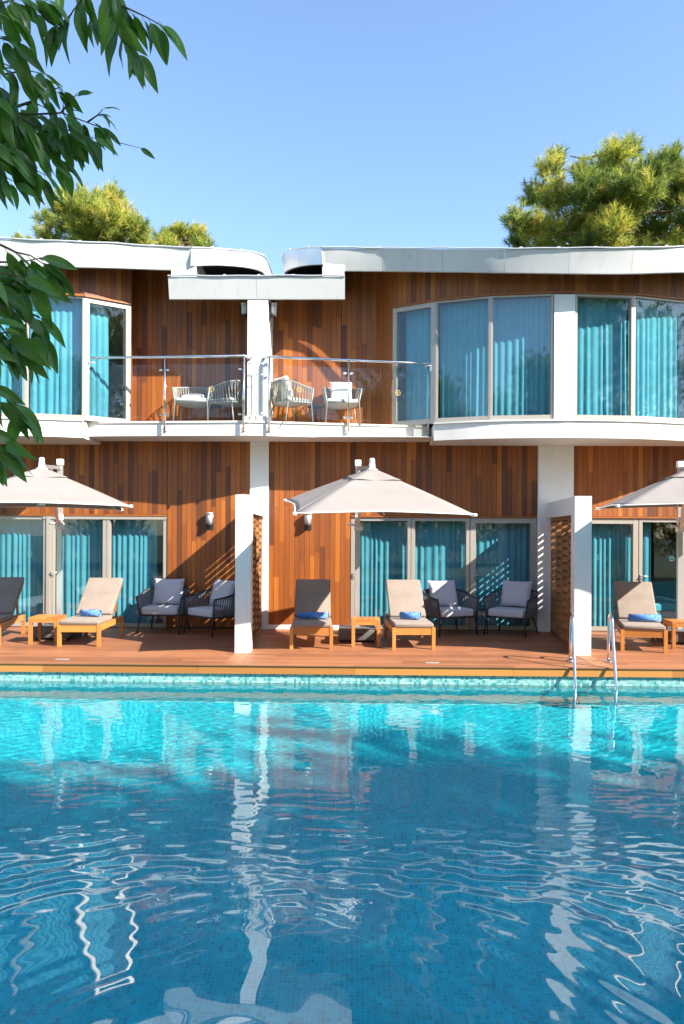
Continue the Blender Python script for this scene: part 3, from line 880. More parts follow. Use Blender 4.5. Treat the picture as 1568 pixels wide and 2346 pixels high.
rend = smooth4([(-1.5, 16.0, 7.38, 7.05), (-1.48, 14.4, 7.31, 6.97), (-1.32, 13.82, 7.23, 6.90), (-0.97, 13.34, 7.09, 6.80), right_eave[0][:3] + (6.70,)])
roof_edge(left_eave, 0.12)
roof_edge(right_eave, 0.12)
roof_edge(lend, 0.03, seams=0.9)
roof_edge(rend, 0.03, seams=0.6, mat='rim')
for (xa, xb, L_) in ((-8.9, -1.84, left_eave + lend[1:]), (-1.46, 8.9, rend[:-1] + right_eave)):
    mb = MB()
    def eave(x):
        for a_, b_ in zip(L_[:-1], L_[1:]):
            if a_[0] <= x <= b_[0] and b_[0] > a_[0] + 1e-6:
                u = (x - a_[0])/(b_[0] - a_[0]); return a_[1] + (b_[1]-a_[1])*u + (0.20 if -1.9 > x < -3.05 or x > -0.6 else 0.07), a_[3] + (b_[3]-a_[3])*u
        return 14.5, 7.0
    def lo(u, v):
        x = xa + (xb - xa)*u; y0, zb = eave(x); ym = max(14.25, y0 + 0.02)
        if v < 0.625: y = y0 + (ym - y0)*v/0.625; z = zb + 0.09 + 0.40*(y - y0)
        else: y = ym + (18.4 - ym)*(v - 0.625)/0.375; z = zb + 0.09 + 0.40*(ym - y0) + 0.05*(y - ym)
        return (x, y, z)
    mb.grid(lambda u, v: lo(1-u, v), 90, 8, False)
    mb.grid(lambda u, v: (lambda p: (p[0], p[1], p[2] + 0.10))(lo(u, v)), 90, 8, False)
    mb.build('roof_deck', M['eave'], bld)
# return walls where the high roofs stand on the low middle roof
part('roof_return', M['roofmetal'], lambda b: b.box((-3.38, 13.10, 6.462), (-2.93, 13.15, 6.80)))
part('roof_return', M['roofmetal'], lambda b: b.box((-0.63, 13.10, 6.462), (-0.232, 13.15, 6.80)))
part('roof_return', M['eave'], lambda b: b.box((-2.98, 13.152, 6.462), (-2.93, 13.98, 6.86)))
part('roof_return', M['eave'], lambda b: b.box((-0.63, 13.152, 6.462), (-0.58, 13.98, 6.86)))
roof_edge([(-3.42, 13.02, 6.47, 6.10), (-0.22, 13.03, 6.47, 6.10)], 0.10, seams=1.6)
part('low_roof', M['roofmetal'], lambda b: b.prism([(-3.40, 13.09), (-0.235, 13.1), (-0.235, 14.3), (-3.40, 14.3)], 6.42, 6.46))

# wall lamps
def wall_lamp(loc, label, rz=0.0, side=False):
    r = empty('wall_lamp', loc, rz)
    tag(r, label, 'wall lamp', 'opal wall lamps'); r.scale = (1.15, 1.15, 1.15)
    mb = MB(); mb.box((-0.055, -0.012, -0.16), (0.055, 0, 0.12)); mb.box((-0.02, -0.06, -0.10), (0.02, -0.012, -0.07)); mb.build('bracket', M['dark'], r)
    mb = MB(); mb.lathe([(0, -0.105), (0.05, -0.105), (0.055, -0.08), (0.05, -0.06), (0, -0.06)], 16, (0, -0.075, 0)); mb.build('lamp_cup', M['dark'], r)
    mb = MB(); mb.lathe([(0, -0.06), (0.045, -0.06), (0.047, 0.10), (0.043, 0.108), (0, 0.11)], 18, (0, -0.075, 0)); mb.build('lamp_shade', M['opal'], r)
    mb = MB()
    mb.lathe([(0.054, 0.09), (0.058, 0.09), (0.058, 0.12), (0.0, 0.124), (0, 0.12), (0.054, 0.116)], 18, (0, -0.075, 0))
    mb.tube([(0.056, -0.075, -0.08), (0.056, -0.075, 0.11)], 0.005, 6); mb.tube([(-0.056, -0.075, -0.08), (-0.056, -0.075, 0.11)], 0.005, 6)
    mb.build('lamp_cage', M['greyalu'], r)
    return r
wall_lamp((-2.81, YW - 0.003, 2.1), 'wall lamp on the timber wall above the left grey armchairs')
wall_lamp((-0.92, YW - 0.003, 2.1), 'wall lamp on the sunlit timber wall above the shaded lounger')
wall_lamp((-1.993, 13.32, 5.95), 'wall lamp on the left side of the upper white column', R(-90))
wall_lamp((-1.617, 13.32, 5.95), 'wall lamp on the right side of the upper white column', R(90))

# balcony railings
def railing(pts, label, xs, em, ends):
    """pts: slab edge plan line A->B; xs: post positions along 0..1"""
    A = Vector((*pts[0], 0)); B = Vector((*pts[1], 0)); d = (B - A).normalized(); n = Vector((d.y, -d.x, 0)); L = (B - A).length
    ang = math.atan2(d.y, d.x)
    r = empty('balcony_railing', (A.x, A.y, ZF), 0); r.rotation_euler = (0, 0, ang)
    tag(r, label, 'railing', 'steel and glass balcony railings')
    o = -0.065; zt_ = 1.19
    mb = MB(); a, b_ = ends
    mb.tube([(a[0], a[1], zt_)] + [(0.0 + 0.03, o, zt_), (L - 0.03, o, zt_)] + [(b_[0], b_[1], zt_)], 0.024, 12); mb.build('top_rail', M['steel'], r)
    ps = [x*L for x in xs]
    for x in ps:
        mb = MB(); mb.tube([(x, o, -0.19), (x, o, zt_ - 0.02)], 0.021, 12); p_ = mb.build('post', M['steel'], r)
        mb = MB()
        for z in (-0.14, -0.07): mb.tube([(x, o, z), (x, -0.001, z)], 0.010, 8)
        mb.lathe([(0, 0), (0.028, 0), (0.028, 0.012), (0, 0.012)], 14)
        mb.xform(Matrix.Translation((x + 0.0, -0.002, -0.14)) @ Matrix.Rotation(R(90), 4, 'X'), len(mb.v) - 56)
        mb.build('bracket', M['steel'], p_)
    for i, (x0, x1) in enumerate(zip(ps[:-1], ps[1:])):
        g0, g1 = x0 + 0.05, x1 - 0.05
        mb = MB(); mb.box((g0, o - 0.005, 0.09), (g1, o + 0.005, 1.05)); pn = mb.build('glass_pane', M['railglass'], r)
        mb = MB()
        for x in (g0 + 0.012, g1 - 0.012):
            for z in (0.14, 0.95): mb.box((x - 0.035, o - 0.016, z - 0.014), (x + 0.022, o + 0.016, z + 0.014))
        mb.build('glass_clamp', M['steel'], pn)
        if em[i]: 
            e = emblem(EMB_G, (g0 + em[i][0]*(g1-g0), o - 0.008, em[i][1]), 0, pn)
    return r
railing(((-4.94, 13.2), (-1.985, 13.035)), 'steel railing with glass panes on the left balcony', (0.0, 0.497, 0.987), (None, (0.60, 0.60)), ((-0.16, 0.10), (3.02, 0.10)))
railing(((-1.62, 13.097), (1.36, 13.63)), 'steel railing with glass panes on the right balcony', (0.01, 0.49, 0.99), ((0.37, 0.62), (0.62, 0.62)), ((-0.10, 0.10), (3.22, 0.06)))
r = empty('railing_bars', (-1.80, 13.0, ZF)); tag(r, 'slim steel bars in front of the upper white column between two railings', 'railing')
mb = MB()
for z in (0.16, 0.86, 1.06): mb.tube([(-0.16, 0.0, z), (0.155, 0.0, z)], 0.006, 6)
for x in (-0.12, 0.0, 0.12): mb.tube([(x, 0.0, 0.04), (x, 0.0, 1.06)], 0.006, 6)
mb.build('bar', M['steel'], r)
# ------------------------------------------------------------------ partitions
def partition(X0, X1, label, rz):
    r = empty('privacy_partition', ((X0+X1)/2, 11.14, 0), R(rz)); h = (X1 - X0)/2
    tag(r, label, 'partition', 'white partitions with timber lattice')
    Y1 = 13.845 - 11.14; H = 2.44
    mb = MB(); mb.box((-h, 0, -0.01), (h, 0.30, H)); mb.build('post', M['render'], r)
    mb = MB(); mb.box((-h + 0.002, 0.3, 2.16), (h - 0.002, Y1, H - 0.002)); mb.build('header', M['render'], r)
    lat = MB()
    y0, y1 = 0.302, Y1 - 0.002
    lat.box((-0.05, y0, 2.10), (0.05, y1, 2.158)); lat.box((-0.05, y0, 0.01), (0.05, y1, 0.07))
    lat.box((-0.05, y0, 0.07), (0.05, y0 + 0.05, 2.10)); lat.box((-0.05, y1 - 0.05, 0.07), (0.05, y1, 2.10))
    fr = lat.build('lattice', M['lattice'], r)
    n = 4; cw = (y1 - y0 - 0.10) / n
    um = MB(); um.box((-0.5, -0.5, -0.5), (0.5, 0.5, 0.5)); bm_ = um.mesh('batten', M['lattice'])
    um = MB(); um.box((-0.05, -0.5, -0.036), (0.05, 0.5, 0.036)); um.v = [(x, y, z + x*0.50) for x, y, z in um.v]; sm = um.mesh('slat', M['lattice'])
    for k in range(1, n):
        o = ob('batten', bm_, fr); o.location = (0, y0 + 0.05 + k*cw, 1.085); o.scale = (0.114, 0.055, 2.03)
    for k in range(n):
        z = 0.09 + (0.062 if k % 2 else 0.0); 
        yc = y0 + 0.05 + (k + 0.5)*cw
        while z + 0.075 < 2.10:
            o = ob('slat', sm, fr); o.location = (0.0, yc, z + 0.0425); o.scale = (0.9, cw - 0.058, 1.0)
            z += 0.125
        if 2.10 - z > 0.02:
            o = ob('slat', sm, fr); o.location = (0.0, yc, 2.062); o.scale = (0.9, cw - 0.058, 1.0)
    return r
partition(-1.86, -1.62, 'white partition with timber lattice, left of the shaded lounger', 2.3)
partition(3.35, 3.60, 'white partition with timber lattice beside the pool ladder', -5.9)

# ------------------------------------------------------------------ sun loungers, towels, tables
def cushion(mb, x0, x1, y0, y1, z0, z1, r=0.03):
    mb.rbox((x0, y0, z0), (x1, y1, z1), r, 3)
def lounger(loc, rz, label, dark=False):
    r = empty('sun_lounger', loc, rz)
    tag(r, label, 'sun lounger', 'teak sun loungers on the deck')
    w = 0.345
    mb = MB()
    mb.box((-w + 0.055, 0.008, 0.235), (w - 0.055, 0.035, 0.345)); mb.box((-w + 0.055, 1.345, 0.235), (w - 0.055, 1.372, 0.335))
    for s in (-1, 1): mb.box((s*w - s*0.010, 0.055, 0.25), (s*w - s*0.042, 1.335, 0.345))
    mb.build('frame', M['teak'], r)
    for k in range(9):
        mb = MB(); yy = 0.07 + k*0.078; mb.box((-w + 0.045, yy, 0.322), (w - 0.045, yy + 0.055, 0.341)); mb.build('slat', M['teak'], r)
    for s in (-1, 1):
        for y0, hh in ((0.0, 0.352), (1.325, 0.348)):
            mb = MB(); mb.box((min(s*w, s*(w-0.055)), y0, 0), (max(s*w, s*(w-0.055)), y0 + 0.055, hh)); mb.build('leg', M['teak'], r)
    A = R(39)
    Mx = Matrix.Translation((0, 0.76, 0.345)) @ Matrix.Rotation(A, 4, 'X')
    mb = MB()
    for s in (-1, 1): mb.box((s*(w-0.07) - 0.02, 0.0, -0.015), (s*(w-0.07) + 0.02, 0.92, 0.02))
    for k in range(8): mb.box((-w + 0.05, 0.06 + k*0.11, 0.02), (w - 0.05, 0.12 + k*0.11, 0.034))
    mb.xform(Mx)
    mb.bar((-0.22, 1.34, 0.30), (-0.22, 1.30, 0.70), 0.03, 0.02); mb.bar((0.22, 1.34, 0.30), (0.22, 1.30, 0.70), 0.03, 0.02)
    mb.build('backrest_frame', M['teak'], r)
    mb = MB(); cushion(mb, -0.315, 0.315, -0.01, 0.79, 0.345, 0.425, 0.028)
    for i, v in enumerate(mb.v):
        x, y, z = v; mb.v[i] = (x, y, z + 0.010*math.cos(x*5)*math.cos((y-0.4)*3.4) * (1 if z > 0.39 else 0.0))
    mb.build('seat_cushion', M['taupe'], r)
    mb = MB(); cushion(mb, -0.31, 0.31, 0.055, 0.965, 0.038, 0.108, 0.028); mb.xform(Mx); mb.build('back_cushion', M['taupe'], r)
    mb = MB(); mb.tube([(-0.318, -0.012, 0.385), (0.318, -0.012, 0.385)], 0.004, 6); mb.build('piping', M['taupe'], r)
    return r
LG = [((-6.12, 11.62, 0), R(9), 'teak lounger cut off by the left edge, its backrest shaded dark'),
      ((-4.465, 11.6, 0), R(2.5), 'teak lounger with a rolled blue towel, nearest to the left umbrella post'),
      ((-0.70, 11.53, 0), R(2.5), 'teak lounger whose backrest is mostly in dark shade, before the sunlit timber wall'),
      ((0.935, 11.57, 0), R(3.5), 'sunlit teak lounger in front of the right armchairs'),
      ((4.55, 11.50, 0), R(-14), 'teak lounger at the right, beyond the pool ladder')]
LO = [lounger(*a) for a in LG]
def towel(lg, loc, rz, label, L=0.36, rad=0.062):
    M4 = Matrix.Translation(lg[0]) @ Matrix.Rotation(lg[1], 4, 'Z')
    p = M4 @ Vector(loc)
    mb = MB()
    r = random.Random(int(p.x*100))
    turns = 3.2; n = 74
    prof = []
    for i in range(n + 1):
        a = 2*math.pi*turns*i/n; rr_ = 0.010 + (rad - 0.010)*(i/n); prof.append((rr_*math.cos(a), rr_*math.sin(a)*0.94))
    nl = 14
    def fn(u, v):
        c = prof[int(round(u*n))]; x = (v - 0.5)*L + 0.006*math.sin(u*40)
        k = 1 + 0.03*math.sin(v*9 + u*3); e = 1 - 0.06*(2*v-1)**4
        return (x, c[0]*k*e, c[1]*k*e + rad*0.92)
    mb.grid(fn, n, nl)
    # filled core so the roll is a solid bundle
    mb.tube([(-0.485*L, 0, rad*0.92), (0.485*L, 0, rad*0.92)], rad*0.86, 16)
    o = mb.build('rolled_towel', M['towel']); o.location = p; o.rotation_euler = (0, 0, lg[1] + rz)
    tag(o, label, 'towel', 'rolled blue towels')
towel(LG[1], (0.02, 0.52, 0.432), R(-16), 'rolled blue towel on the lounger nearest the left umbrella post')
towel(LG[2], (0.02, 0.45, 0.432), R(-6), 'rolled blue towel on the lounger with the dark shaded backrest', 0.50)
towel(LG[3], (0.0, 0.47, 0.432), R(-24), 'rolled blue towel on the sunlit lounger before the armchairs', 0.34, 0.066)
towel(LG[4], (0.07, 0.48, 0.432), R(0), 'rolled blue towel on the lounger beyond the pool ladder', 0.50, 0.065)

def side_table(loc, rz, label):
    r = empty('side_table', loc, rz); tag(r, label, 'side table', 'teak side tables between loungers')
    w, d, h = 0.235, 0.24, 0.44
    for k in range(5):
        x0 = -w + k*(2*w/5); mb = MB(); mb.box((x0 + 0.002, -d + 0.012, h - 0.03), (x0 + 2*w/5 - 0.003, d - 0.012, h)); mb.build('slat', M['teak'], r)
    mb = MB()
    mb.box((-w + 0.056, -d + 0.004, h - 0.085), (w - 0.056, -d + 0.03, h - 0.032)); mb.box((-w + 0.056, d - 0.03, h - 0.085), (w - 0.056, d - 0.004, h - 0.032))
    mb.box((-w + 0.004, -d + 0.056, h - 0.085), (-w + 0.03, d - 0.056, h - 0.032)); mb.box((w - 0.03, -d + 0.056, h - 0.085), (w - 0.004, d - 0.056, h - 0.032))
    mb.build('apron', M['teak'], r)
    for sx in (-1, 1):
        for sy in (-1, 1):
            xa, xb = sorted((sx*w, sx*(w - 0.055))); ya, yb = sorted((sy*d, sy*(d - 0.055)))
            mb = MB(); mb.box((xa, ya, 0), (xb, yb, h - 0.031)); mb.build('leg', M['teak'], r)
    return r
side_table((-5.17, 12.08, 0), R(4), 'small teak table between the two left loungers')
side_table((0.17, 12.06, 0), R(1), 'small teak table between the two middle loungers')
side_table((5.40, 12.06, 0), R(-6), 'small teak table cut off by the right edge')

# ------------------------------------------------------------------ cantilever umbrellas
def umbrella(pole, hub, rot, W, zed, tilt, label, peak=0.60):
    r = empty('cantilever_umbrella', (pole[0], pole[1], 0)); tag(r, label, 'umbrella', 'taupe cantilever umbrellas')
    hx, hy = hub[0] - pole[0], hub[1] - pole[1]
    Mx = Matrix.Translation((hx, hy, zed)) @ Matrix.Rotation(R(rot), 4, 'Z') @ Matrix.Rotation(R(tilt), 4, 'X')
    a = W/2
    def prof(q, side):    # q: 0 hub .. 1 eave along ray; side: distance fraction along the edge from a corner (0 corner, 1 middle)
        sag = -0.012*math.sin(math.pi*q)*side + 0.012*math.sin(math.pi*q)
        return peak*(1 - q) + sag
    mb = MB(); NU = 12
    for s in range(4):
        Ma = Matrix.Rotation(math.pi/2*s, 4, 'Z')
        def fn(u, v):
            x = (2*u - 1); side = 1 - abs(x)**1.3
            e = 1.0 - 0.055*side                 # scalloped hem
            q = 0.08 + 0.92*v
            p = Vector((x*a*q, -a*q*(e if v > 0.5 else 1 + (e-1)*v*2), prof(q, side) + 0.03*side*q*q))
            p = Ma @ p; return tuple(p)
        mb.grid(lambda u, v: fn(1-u, v), NU, 12)
    mb.xform(Mx); cv = mb.build('canopy', M['canvas'], r)
    md = cv.modifiers.new('thickness', 'SOLIDIFY'); md.thickness = 0.004
    # hem
    mb = MB()
    for s in range(4):
        Ma = Matrix.Rotation(math.pi/2*s, 4, 'Z'); pts = []
        for i in range(17):
            x = -1 + 2*i/16; side = 1 - abs(x)**1.3
            pts.append(Mx @ (Ma @ Vector((x*a, -a*(1 - 0.055*side), prof(1, side) + 0.03*side))))
        mb.tube(pts, 0.009, 6)
    mb.build('hem', M['whitefab'], cv)
    # vent cap
    mb = MB()
    for s in range(4):
        Ma = Matrix.Rotation(math.pi/2*s, 4, 'Z')
        def fv(u, v):
            x = 2*u - 1; q = 0.06 + 0.24*v; side = 1 - abs(x)
            flap = 0.018*math.sin(u*9 + s*2.1)*v
            z = peak*(1 - q) + 0.017 + 0.004*v*side + flap*0.7
            return tuple(Ma @ Vector((x*a*q, -a*q*(1 - 0.06*side*v), z)))
        mb.grid(lambda u, v: fv(1-u, v), 12, 6)
    mb.xform(Mx); vc = mb.build('vent_cap', M['canvas'], r)
    md = vc.modifiers.new('thickness', 'SOLIDIFY'); md.thickness = 0.004
    hubp = Mx @ Vector((0, 0, peak + 0.02)); low = Mx @ Vector((0, 0, 0.02))
    for s in range(8):
        an = math.pi/4*s; k_ = a*(math.sqrt(2) if s % 2 else 0.95)
        an2 = an if s % 2 == 0 else an
        k_ *= 0.995 if s % 2 else 0.93; e_ = Mx @ Vector((k_*math.cos(an), k_*math.sin(an), -0.022 if s % 2 else -0.015)); st = Mx @ Vector((0.05*math.cos(an), 0.05*math.sin(an), peak - 0.13))
        mid_ = st.lerp(e_, 0.45)
        mb = MB(); mb.bar(st, e_, 0.018, 0.026); rb_ = mb.build('rib', M['greyalu'], r)
        lo = Mx @ Vector((0.06*math.cos(an), 0.06*math.sin(an), 0.06))
        mb = MB(); mb.bar(lo, st.lerp(e_, 0.42) - Vector((0, 0, 0.02)), 0.014, 0.02); mb.build('strut', M['greyalu'], rb_)
    for s in range(4):
        e_ = Mx @ (Matrix.Rotation(math.pi/2*s, 4, 'Z') @ Vector((a*1.0, a*1.0, -0.004)))
        mb = MB(); mb.rbox((e_.x - 0.025, e_.y - 0.025, e_.z - 0.022), (e_.x + 0.025, e_.y + 0.025, e_.z + 0.022), 0.012); mb.build('rib_cap', M['white'], r)
    mb = MB(); mb.lathe([(0, 0.0), (0.05, 0.0), (0.085, 0.05), (0.085, 0.09), (0, 0.10)], 16, tuple(low)); mb.build('hub', M['white'], r)
    mb = MB(); mb.lathe([(0, -0.06), (0.085, -0.05), (0.085, -0.03), (0.048, -0.012), (0.046, 0.06), (0.040, 0.065), (0.044, 0.085), (0.040, 0.125), (0.026, 0.14), (0, 0.14)], 18, (hubp.x, hubp.y, hubp.z)); mb.build('finial', M['white'], r)
    # mast, arm and brace
    mb = MB(); mb.box((-0.042, -0.03, 0.22), (0.042, 0.03, 3.06)); mb.build('mast', M['greyalu'], r)
    mb = MB(); mb.rbox((-0.055, -0.045, 3.02), (0.055, 0.045, 3.13), 0.015); mb.build('mast_cap', M['white'], r)
    mb = MB(); mb.bar((0, -0.02, 2.98), (hubp.x, hubp.y, hubp.z + 0.0), 0.045, 0.06); mb.build('arm', M['greyalu'], r)
    q = Vector((0, -0.02, 2.98)).lerp(hubp, 0.55)
    mb = MB(); mb.bar((0.0, -0.06, 1.97), (q.x, q.y, q.z - 0.03), 0.05, 0.05); mb.build('brace', M['greyalu'], r)
    mb = MB()
    mb.rbox((-0.062, -0.075, 1.90), (0.062, 0.05, 2.02), 0.015); mb.rbox((-0.05, -0.09, 2.05), (0.05, 0.045, 2.16), 0.015)
    mb.tube([(-0.05, -0.04, 2.0), (-0.17, -0.04, 2.0)], 0.022, 10); mb.tube([(0.06, -0.05, 1.93), (0.09, -0.05, 1.93)], 0.03, 10)
    mb.build('slider', M['white'], r)
    mb = MB(); mb.rbox((-0.32, -0.36, 0.035), (0.32, 0.30, 0.22), 0.02); bs = mb.build('base', M['basegrey'], r)
    mb = MB(); mb.box((-0.09, -0.367, 0.12), (0.09, -0.358, 0.15)); mb.build('grip', M['dark'], bs)
    for sx in (-0.27, 0.27):
        for sy in (-0.30, 0.25):
            mb = MB(); mb.lathe([(0, -0.018), (0.018, -0.018), (0.018, 0.018), (0, 0.018)], 12)
            mb.xform(Matrix.Translation((sx, sy, 0.0185)) @ Matrix.Rotation(R(90), 4, 'Y')); mb.build('castor', M['dark'], bs)
    return r
umbrella((-5.2, 12.62), (-4.86, 11.1), 21, 2.5, 2.24, 0.5, 'taupe umbrella partly behind the leaves at the left')
umbrella((0.03, 12.62), (0.23, 11.1), 8.5, 2.5, 2.26, 6.6, 'taupe umbrella tilted forward in the middle of the deck', 0.58)
umbrella((5.62, 12.68), (5.22, 11.38), -12, 2.5, 2.29, 1.0, 'taupe umbrella cut off by the right edge')

# ------------------------------------------------------------------ armchairs and balcony chairs
def chair(loc, rz, label, kind, name, group):
    big = kind == 'lounge'
    r = empty(name, loc, rz); tag(r, label, 'armchair' if big else 'chair', group)
    fm = M['dark'] if big else M['lframe']; rm = M['rope'] if big else M['lrope']
    w, dp, seat, arm, back = (0.42, 0.38, 0.34, 0.67, 0.80) if big else (0.345, 0.31, 0.43, 0.68, 0.80)
    def rim(u):    # u -1..1 around the U, front-left to front-right
        s = 1 if u >= 0 else -1; a = abs(u)
        P = [Vector((0, dp*1.05, back)), Vector((w*0.62, dp*1.0, back - 0.004)), Vector((w*1.02, dp*0.45, back - 0.04)), Vector((w*1.03, -dp*0.3, arm + 0.03)), Vector((w, -dp*0.98, arm))]
        return cr(P, a, s)
    def low(u):
        s = 1 if u >= 0 else -1; a = abs(u)
        k = 0.86
        P = [Vector((0, dp*0.92, seat - 0.02)), Vector((w*0.55*k, dp*0.88, seat - 0.02)), Vector((w*0.95*k, dp*0.45, seat - 0.015)), Vector((w*k, -dp*0.3, seat - 0.01)), Vector((w*k, -dp*0.92, seat))]
        return cr(P, a, s)
    def cr(P, a, s):
        t_ = a*(len(P)-1); i = min(int(t_), len(P)-2); u = t_ - i
        p0 = P[i-1] if i > 0 else Vector((-P[1].x, P[1].y, P[1].z)); p1 = P[i]; p2 = P[i+1]; p3 = P[min(i+2, len(P)-1)]
        q = 0.5*((2*p1) + (p2-p0)*u + (2*p0-5*p1+4*p2-p3)*u*u + (3*p1-p0-3*p2+p3)*u**3)
        return Vector((q.x*s, q.y, q.z))
    tr = 0.015 if big else 0.012
    mb = MB(); mb.tube([rim(-1 + 2*i/40) for i in range(41)], tr, 8); mb.build('rim', fm if big else rm, r)
    mb = MB(); mb.tube([low(-1 + 2*i/40) for i in range(41)], tr, 8); mb.tube([low(-1), low(1)], tr, 8); 
    mb.build('seat_frame', fm, r)
    # underside webbing
    mb = MB()
    mb.grid(lambda u, v: tuple(low(-(1-v)).lerp(low(1-v), u) - Vector((0, 0, 0.035*math.sin(math.pi*u)*math.sin(math.pi*(1-v)*0.9)))), 14, 10); mb.build('seat_webbing', fm, r)
    mb = MB(); nr = 84 if big else 60
    for i in range(nr):
        u = -0.97 + 1.94*i/(nr-1); a = rim(u); b_ = low(u)
        off_ = low(min(1, max(-1, u + (0.02 if i % 2 else -0.02))))
        md_ = a.lerp(off_, 0.55); 
        for k in (0, 1):
            o_ = Vector((0, 0, 0)); out = Vector((a.x, a.y, 0)).normalized()*(0.007 if k else -0.007)
            du = 0.008*(1 if (i + k) % 2 else -1)
            mb.tube([a + out, md_ + out*0.6 + Vector((-out.y, out.x, 0)).normalized()*du, off_ + out], 0.0062 if big else 0.0062, 5, cap=False)
    o = mb.build('rope_weave', rm, r); o['kind'] = 'stuff'
    for s in (-1, 1):
        mb = MB(); mb.tube([tuple(rim(s)), tuple(low(s)), (s*w*0.93, -dp*1.04, 0.0)], [0.016, 0.017, 0.013] if big else [0.013, 0.014, 0.010], 8); mb.build('leg', fm, r)
        b_ = low(s*0.42)
        mb = MB(); mb.tube([tuple(b_), (b_.x + s*0.07, b_.y + 0.10, 0.0)], [0.017, 0.013] if big else [0.013, 0.010], 8); mb.build('leg', fm, r)
    mb = MB()
    if big: cushion(mb, -w*0.80, w*0.80, -dp*0.95, dp*0.78, seat + 0.005, seat + 0.145, 0.035)
    else: cushion(mb, -w*0.83, w*0.83, -dp*0.92, dp*0.7, seat + 0.004, seat + 0.062, 0.022)
    mb.build('seat_cushion', M['grey'] if big else M['whitefab'], r)
    return r
def pillow(loc, rot, size, th, mat, label, seed, group):
    mb = MB(); r = random.Random(seed); ph = [r.uniform(0, 6.28) for _ in range(4)]
    for sg in (1, -1):
        def fn(u, v):
            x, z = 2*u - 1, 2*v - 1
            e = (1 - x**6)*(1 - z**6)
            t_ = th*(max(0, 1 - x**4)*max(0, 1 - z**4))**0.45
            pinch = 1 - 0.05*(1 - abs(x)**2)*abs(z)**3 - 0.05*(1 - abs(z)**2)*abs(x)**3
            wr = 0.006*math.sin(7*x + ph[0] + 3*z)*math.sin(5*z + ph[1])*(1 - e*0.5)
            wr += 0.008*math.exp(-((abs(x) - 0.8)/0.2)**2)*math.sin(14*z + ph[2])
            return (x*size[0]/2*pinch, sg*(t_ + wr*0.8) if e > 0 else 0, z*size[1]/2*pinch)
        mb.grid(fn if sg < 0 else (lambda u, v: fn(1-u, v)), 22, 22)
    o = mb.build('cushion', mat); o.location = loc; o.rotation_euler = rot
    tag(o, label, 'cushion', group)
    return o
GA, GB = 'dark rope armchairs on the deck', 'pale rope chairs on the balconies'
def chair_with_pillow(loc, rz, lab, kind, name, grp, plab=None, lean=True, seed=0):
    chair(loc, rz, lab, kind, name, grp)
    if not plab: return
    M4 = Matrix.Translation(loc) @ Matrix.Rotation(rz, 4, 'Z')
    if kind == 'lounge':
        p = M4 @ Vector((0.0, 0.20, 0.735)); pillow(p, (R(-18), 0, rz), (0.58, 0.50), 0.085, M['grey'], plab, seed, 'grey back cushions on the armchairs')
    elif lean:
        p = M4 @ Vector((0.0, 0.13, 0.70)); pillow(p, (R(-20), 0, rz), (0.42, 0.42), 0.07, M['whitefab'], plab, seed, 'white cushions on the balcony chairs')
    else:
        p = M4 @ Vector((0.0, 0.02, 0.545)); pillow(p, (R(-84), 0, rz), (0.40, 0.40), 0.07, M['whitefab'], plab, seed, 'white cushions on the balcony chairs')
chair_with_pillow((-3.56, 13.48, 0), R(-3), 'dark rope armchair beside the dark curtain gap at the left', 'lounge', 'rope_armchair', GA, 'grey cushion with a sun streak on the left armchair', seed=1)
chair_with_pillow((-2.58, 13.22, 0), R(-38), 'dark rope armchair half hidden by the left partition', 'lounge', 'rope_armchair', GA, 'grey cushion partly hidden by the left partition', seed=2)
chair_with_pillow((1.72, 13.47, 0), R(22), 'dark rope armchair behind the sunlit lounger, left of the small black table', 'lounge', 'rope_armchair', GA, 'sunlit white-grey cushion on the armchair behind the lounger', seed=3)
chair_with_pillow((2.90, 13.46, 0), R(-32), 'dark rope armchair with sun stripes beside the right lattice', 'lounge', 'rope_armchair', GA, 'striped-by-sunlight grey cushion on the armchair by the right lattice', seed=4)
ZC = ZF + 0.003
chair_with_pillow((-3.06, 13.57, ZC), R(2), 'pale rope chair facing out on the left balcony, cushion lying flat on it', 'dining', 'balcony_chair', GB, 'white cushion lying flat on the left balcony chair', False, 5)
chair_with_pillow((-2.34, 13.55, ZC), R(-118), 'pale rope chair seen from its back, beside the upper column', 'dining', 'balcony_chair', GB, None)
chair_with_pillow((-1.25, 13.50, ZC), R(128), 'pale rope chair turned sideways at the left of the right balcony', 'dining', 'balcony_chair', GB, 'white cushion peeking above the sideways balcony chair', True, 6)
chair_with_pillow((-0.28, 13.64, ZC), R(6), 'pale rope chair facing out with a square cushion on the right balcony', 'dining', 'balcony_chair', GB, 'square white cushion upright on the right balcony chair', True, 7)
# low black side table between the armchairs
r = empty('round_table', (2.36, 13.58, 0)); tag(r, 'small black metal table between the two right armchairs', 'side table')
mb = MB(); mb.lathe([(0, 0.455), (0.19, 0.455), (0.20, 0.462), (0.20, 0.472), (0.19, 0.478), (0, 0.478)], 28); mb.build('table_top', M['dark'], r)
for a in range(4):
    mb = MB(); x, y = 0.13*math.cos(a*1.571 + 0.6), 0.13*math.sin(a*1.571 + 0.6); mb.tube([(x*1.15, y*1.15, 0), (x, y, 0.455)], 0.010, 8); mb.build('leg', M['dark'], r)
r = empty('round_table', (-2.72, 13.72, ZC)); 
tag(r, 'small dark table between the left balcony chairs', 'side table')
mb = MB(); mb.lathe([(0, 0.40), (0.16, 0.40), (0.165, 0.415), (0.16, 0.42), (0, 0.42)], 24); mb.build('table_top', M['dark'], r)
for a in range(3):
    mb = MB(); x, y = 0.12*math.cos(a*2.094 + 0.4), 0.12*math.sin(a*2.094 + 0.4); mb.tube([(x*1.1, y*1.1, 0), (x, y, 0.40)], 0.009, 6); mb.build('leg', M['dark'], r)
r = empty('round_table', (-0.78, 13.76, ZC))
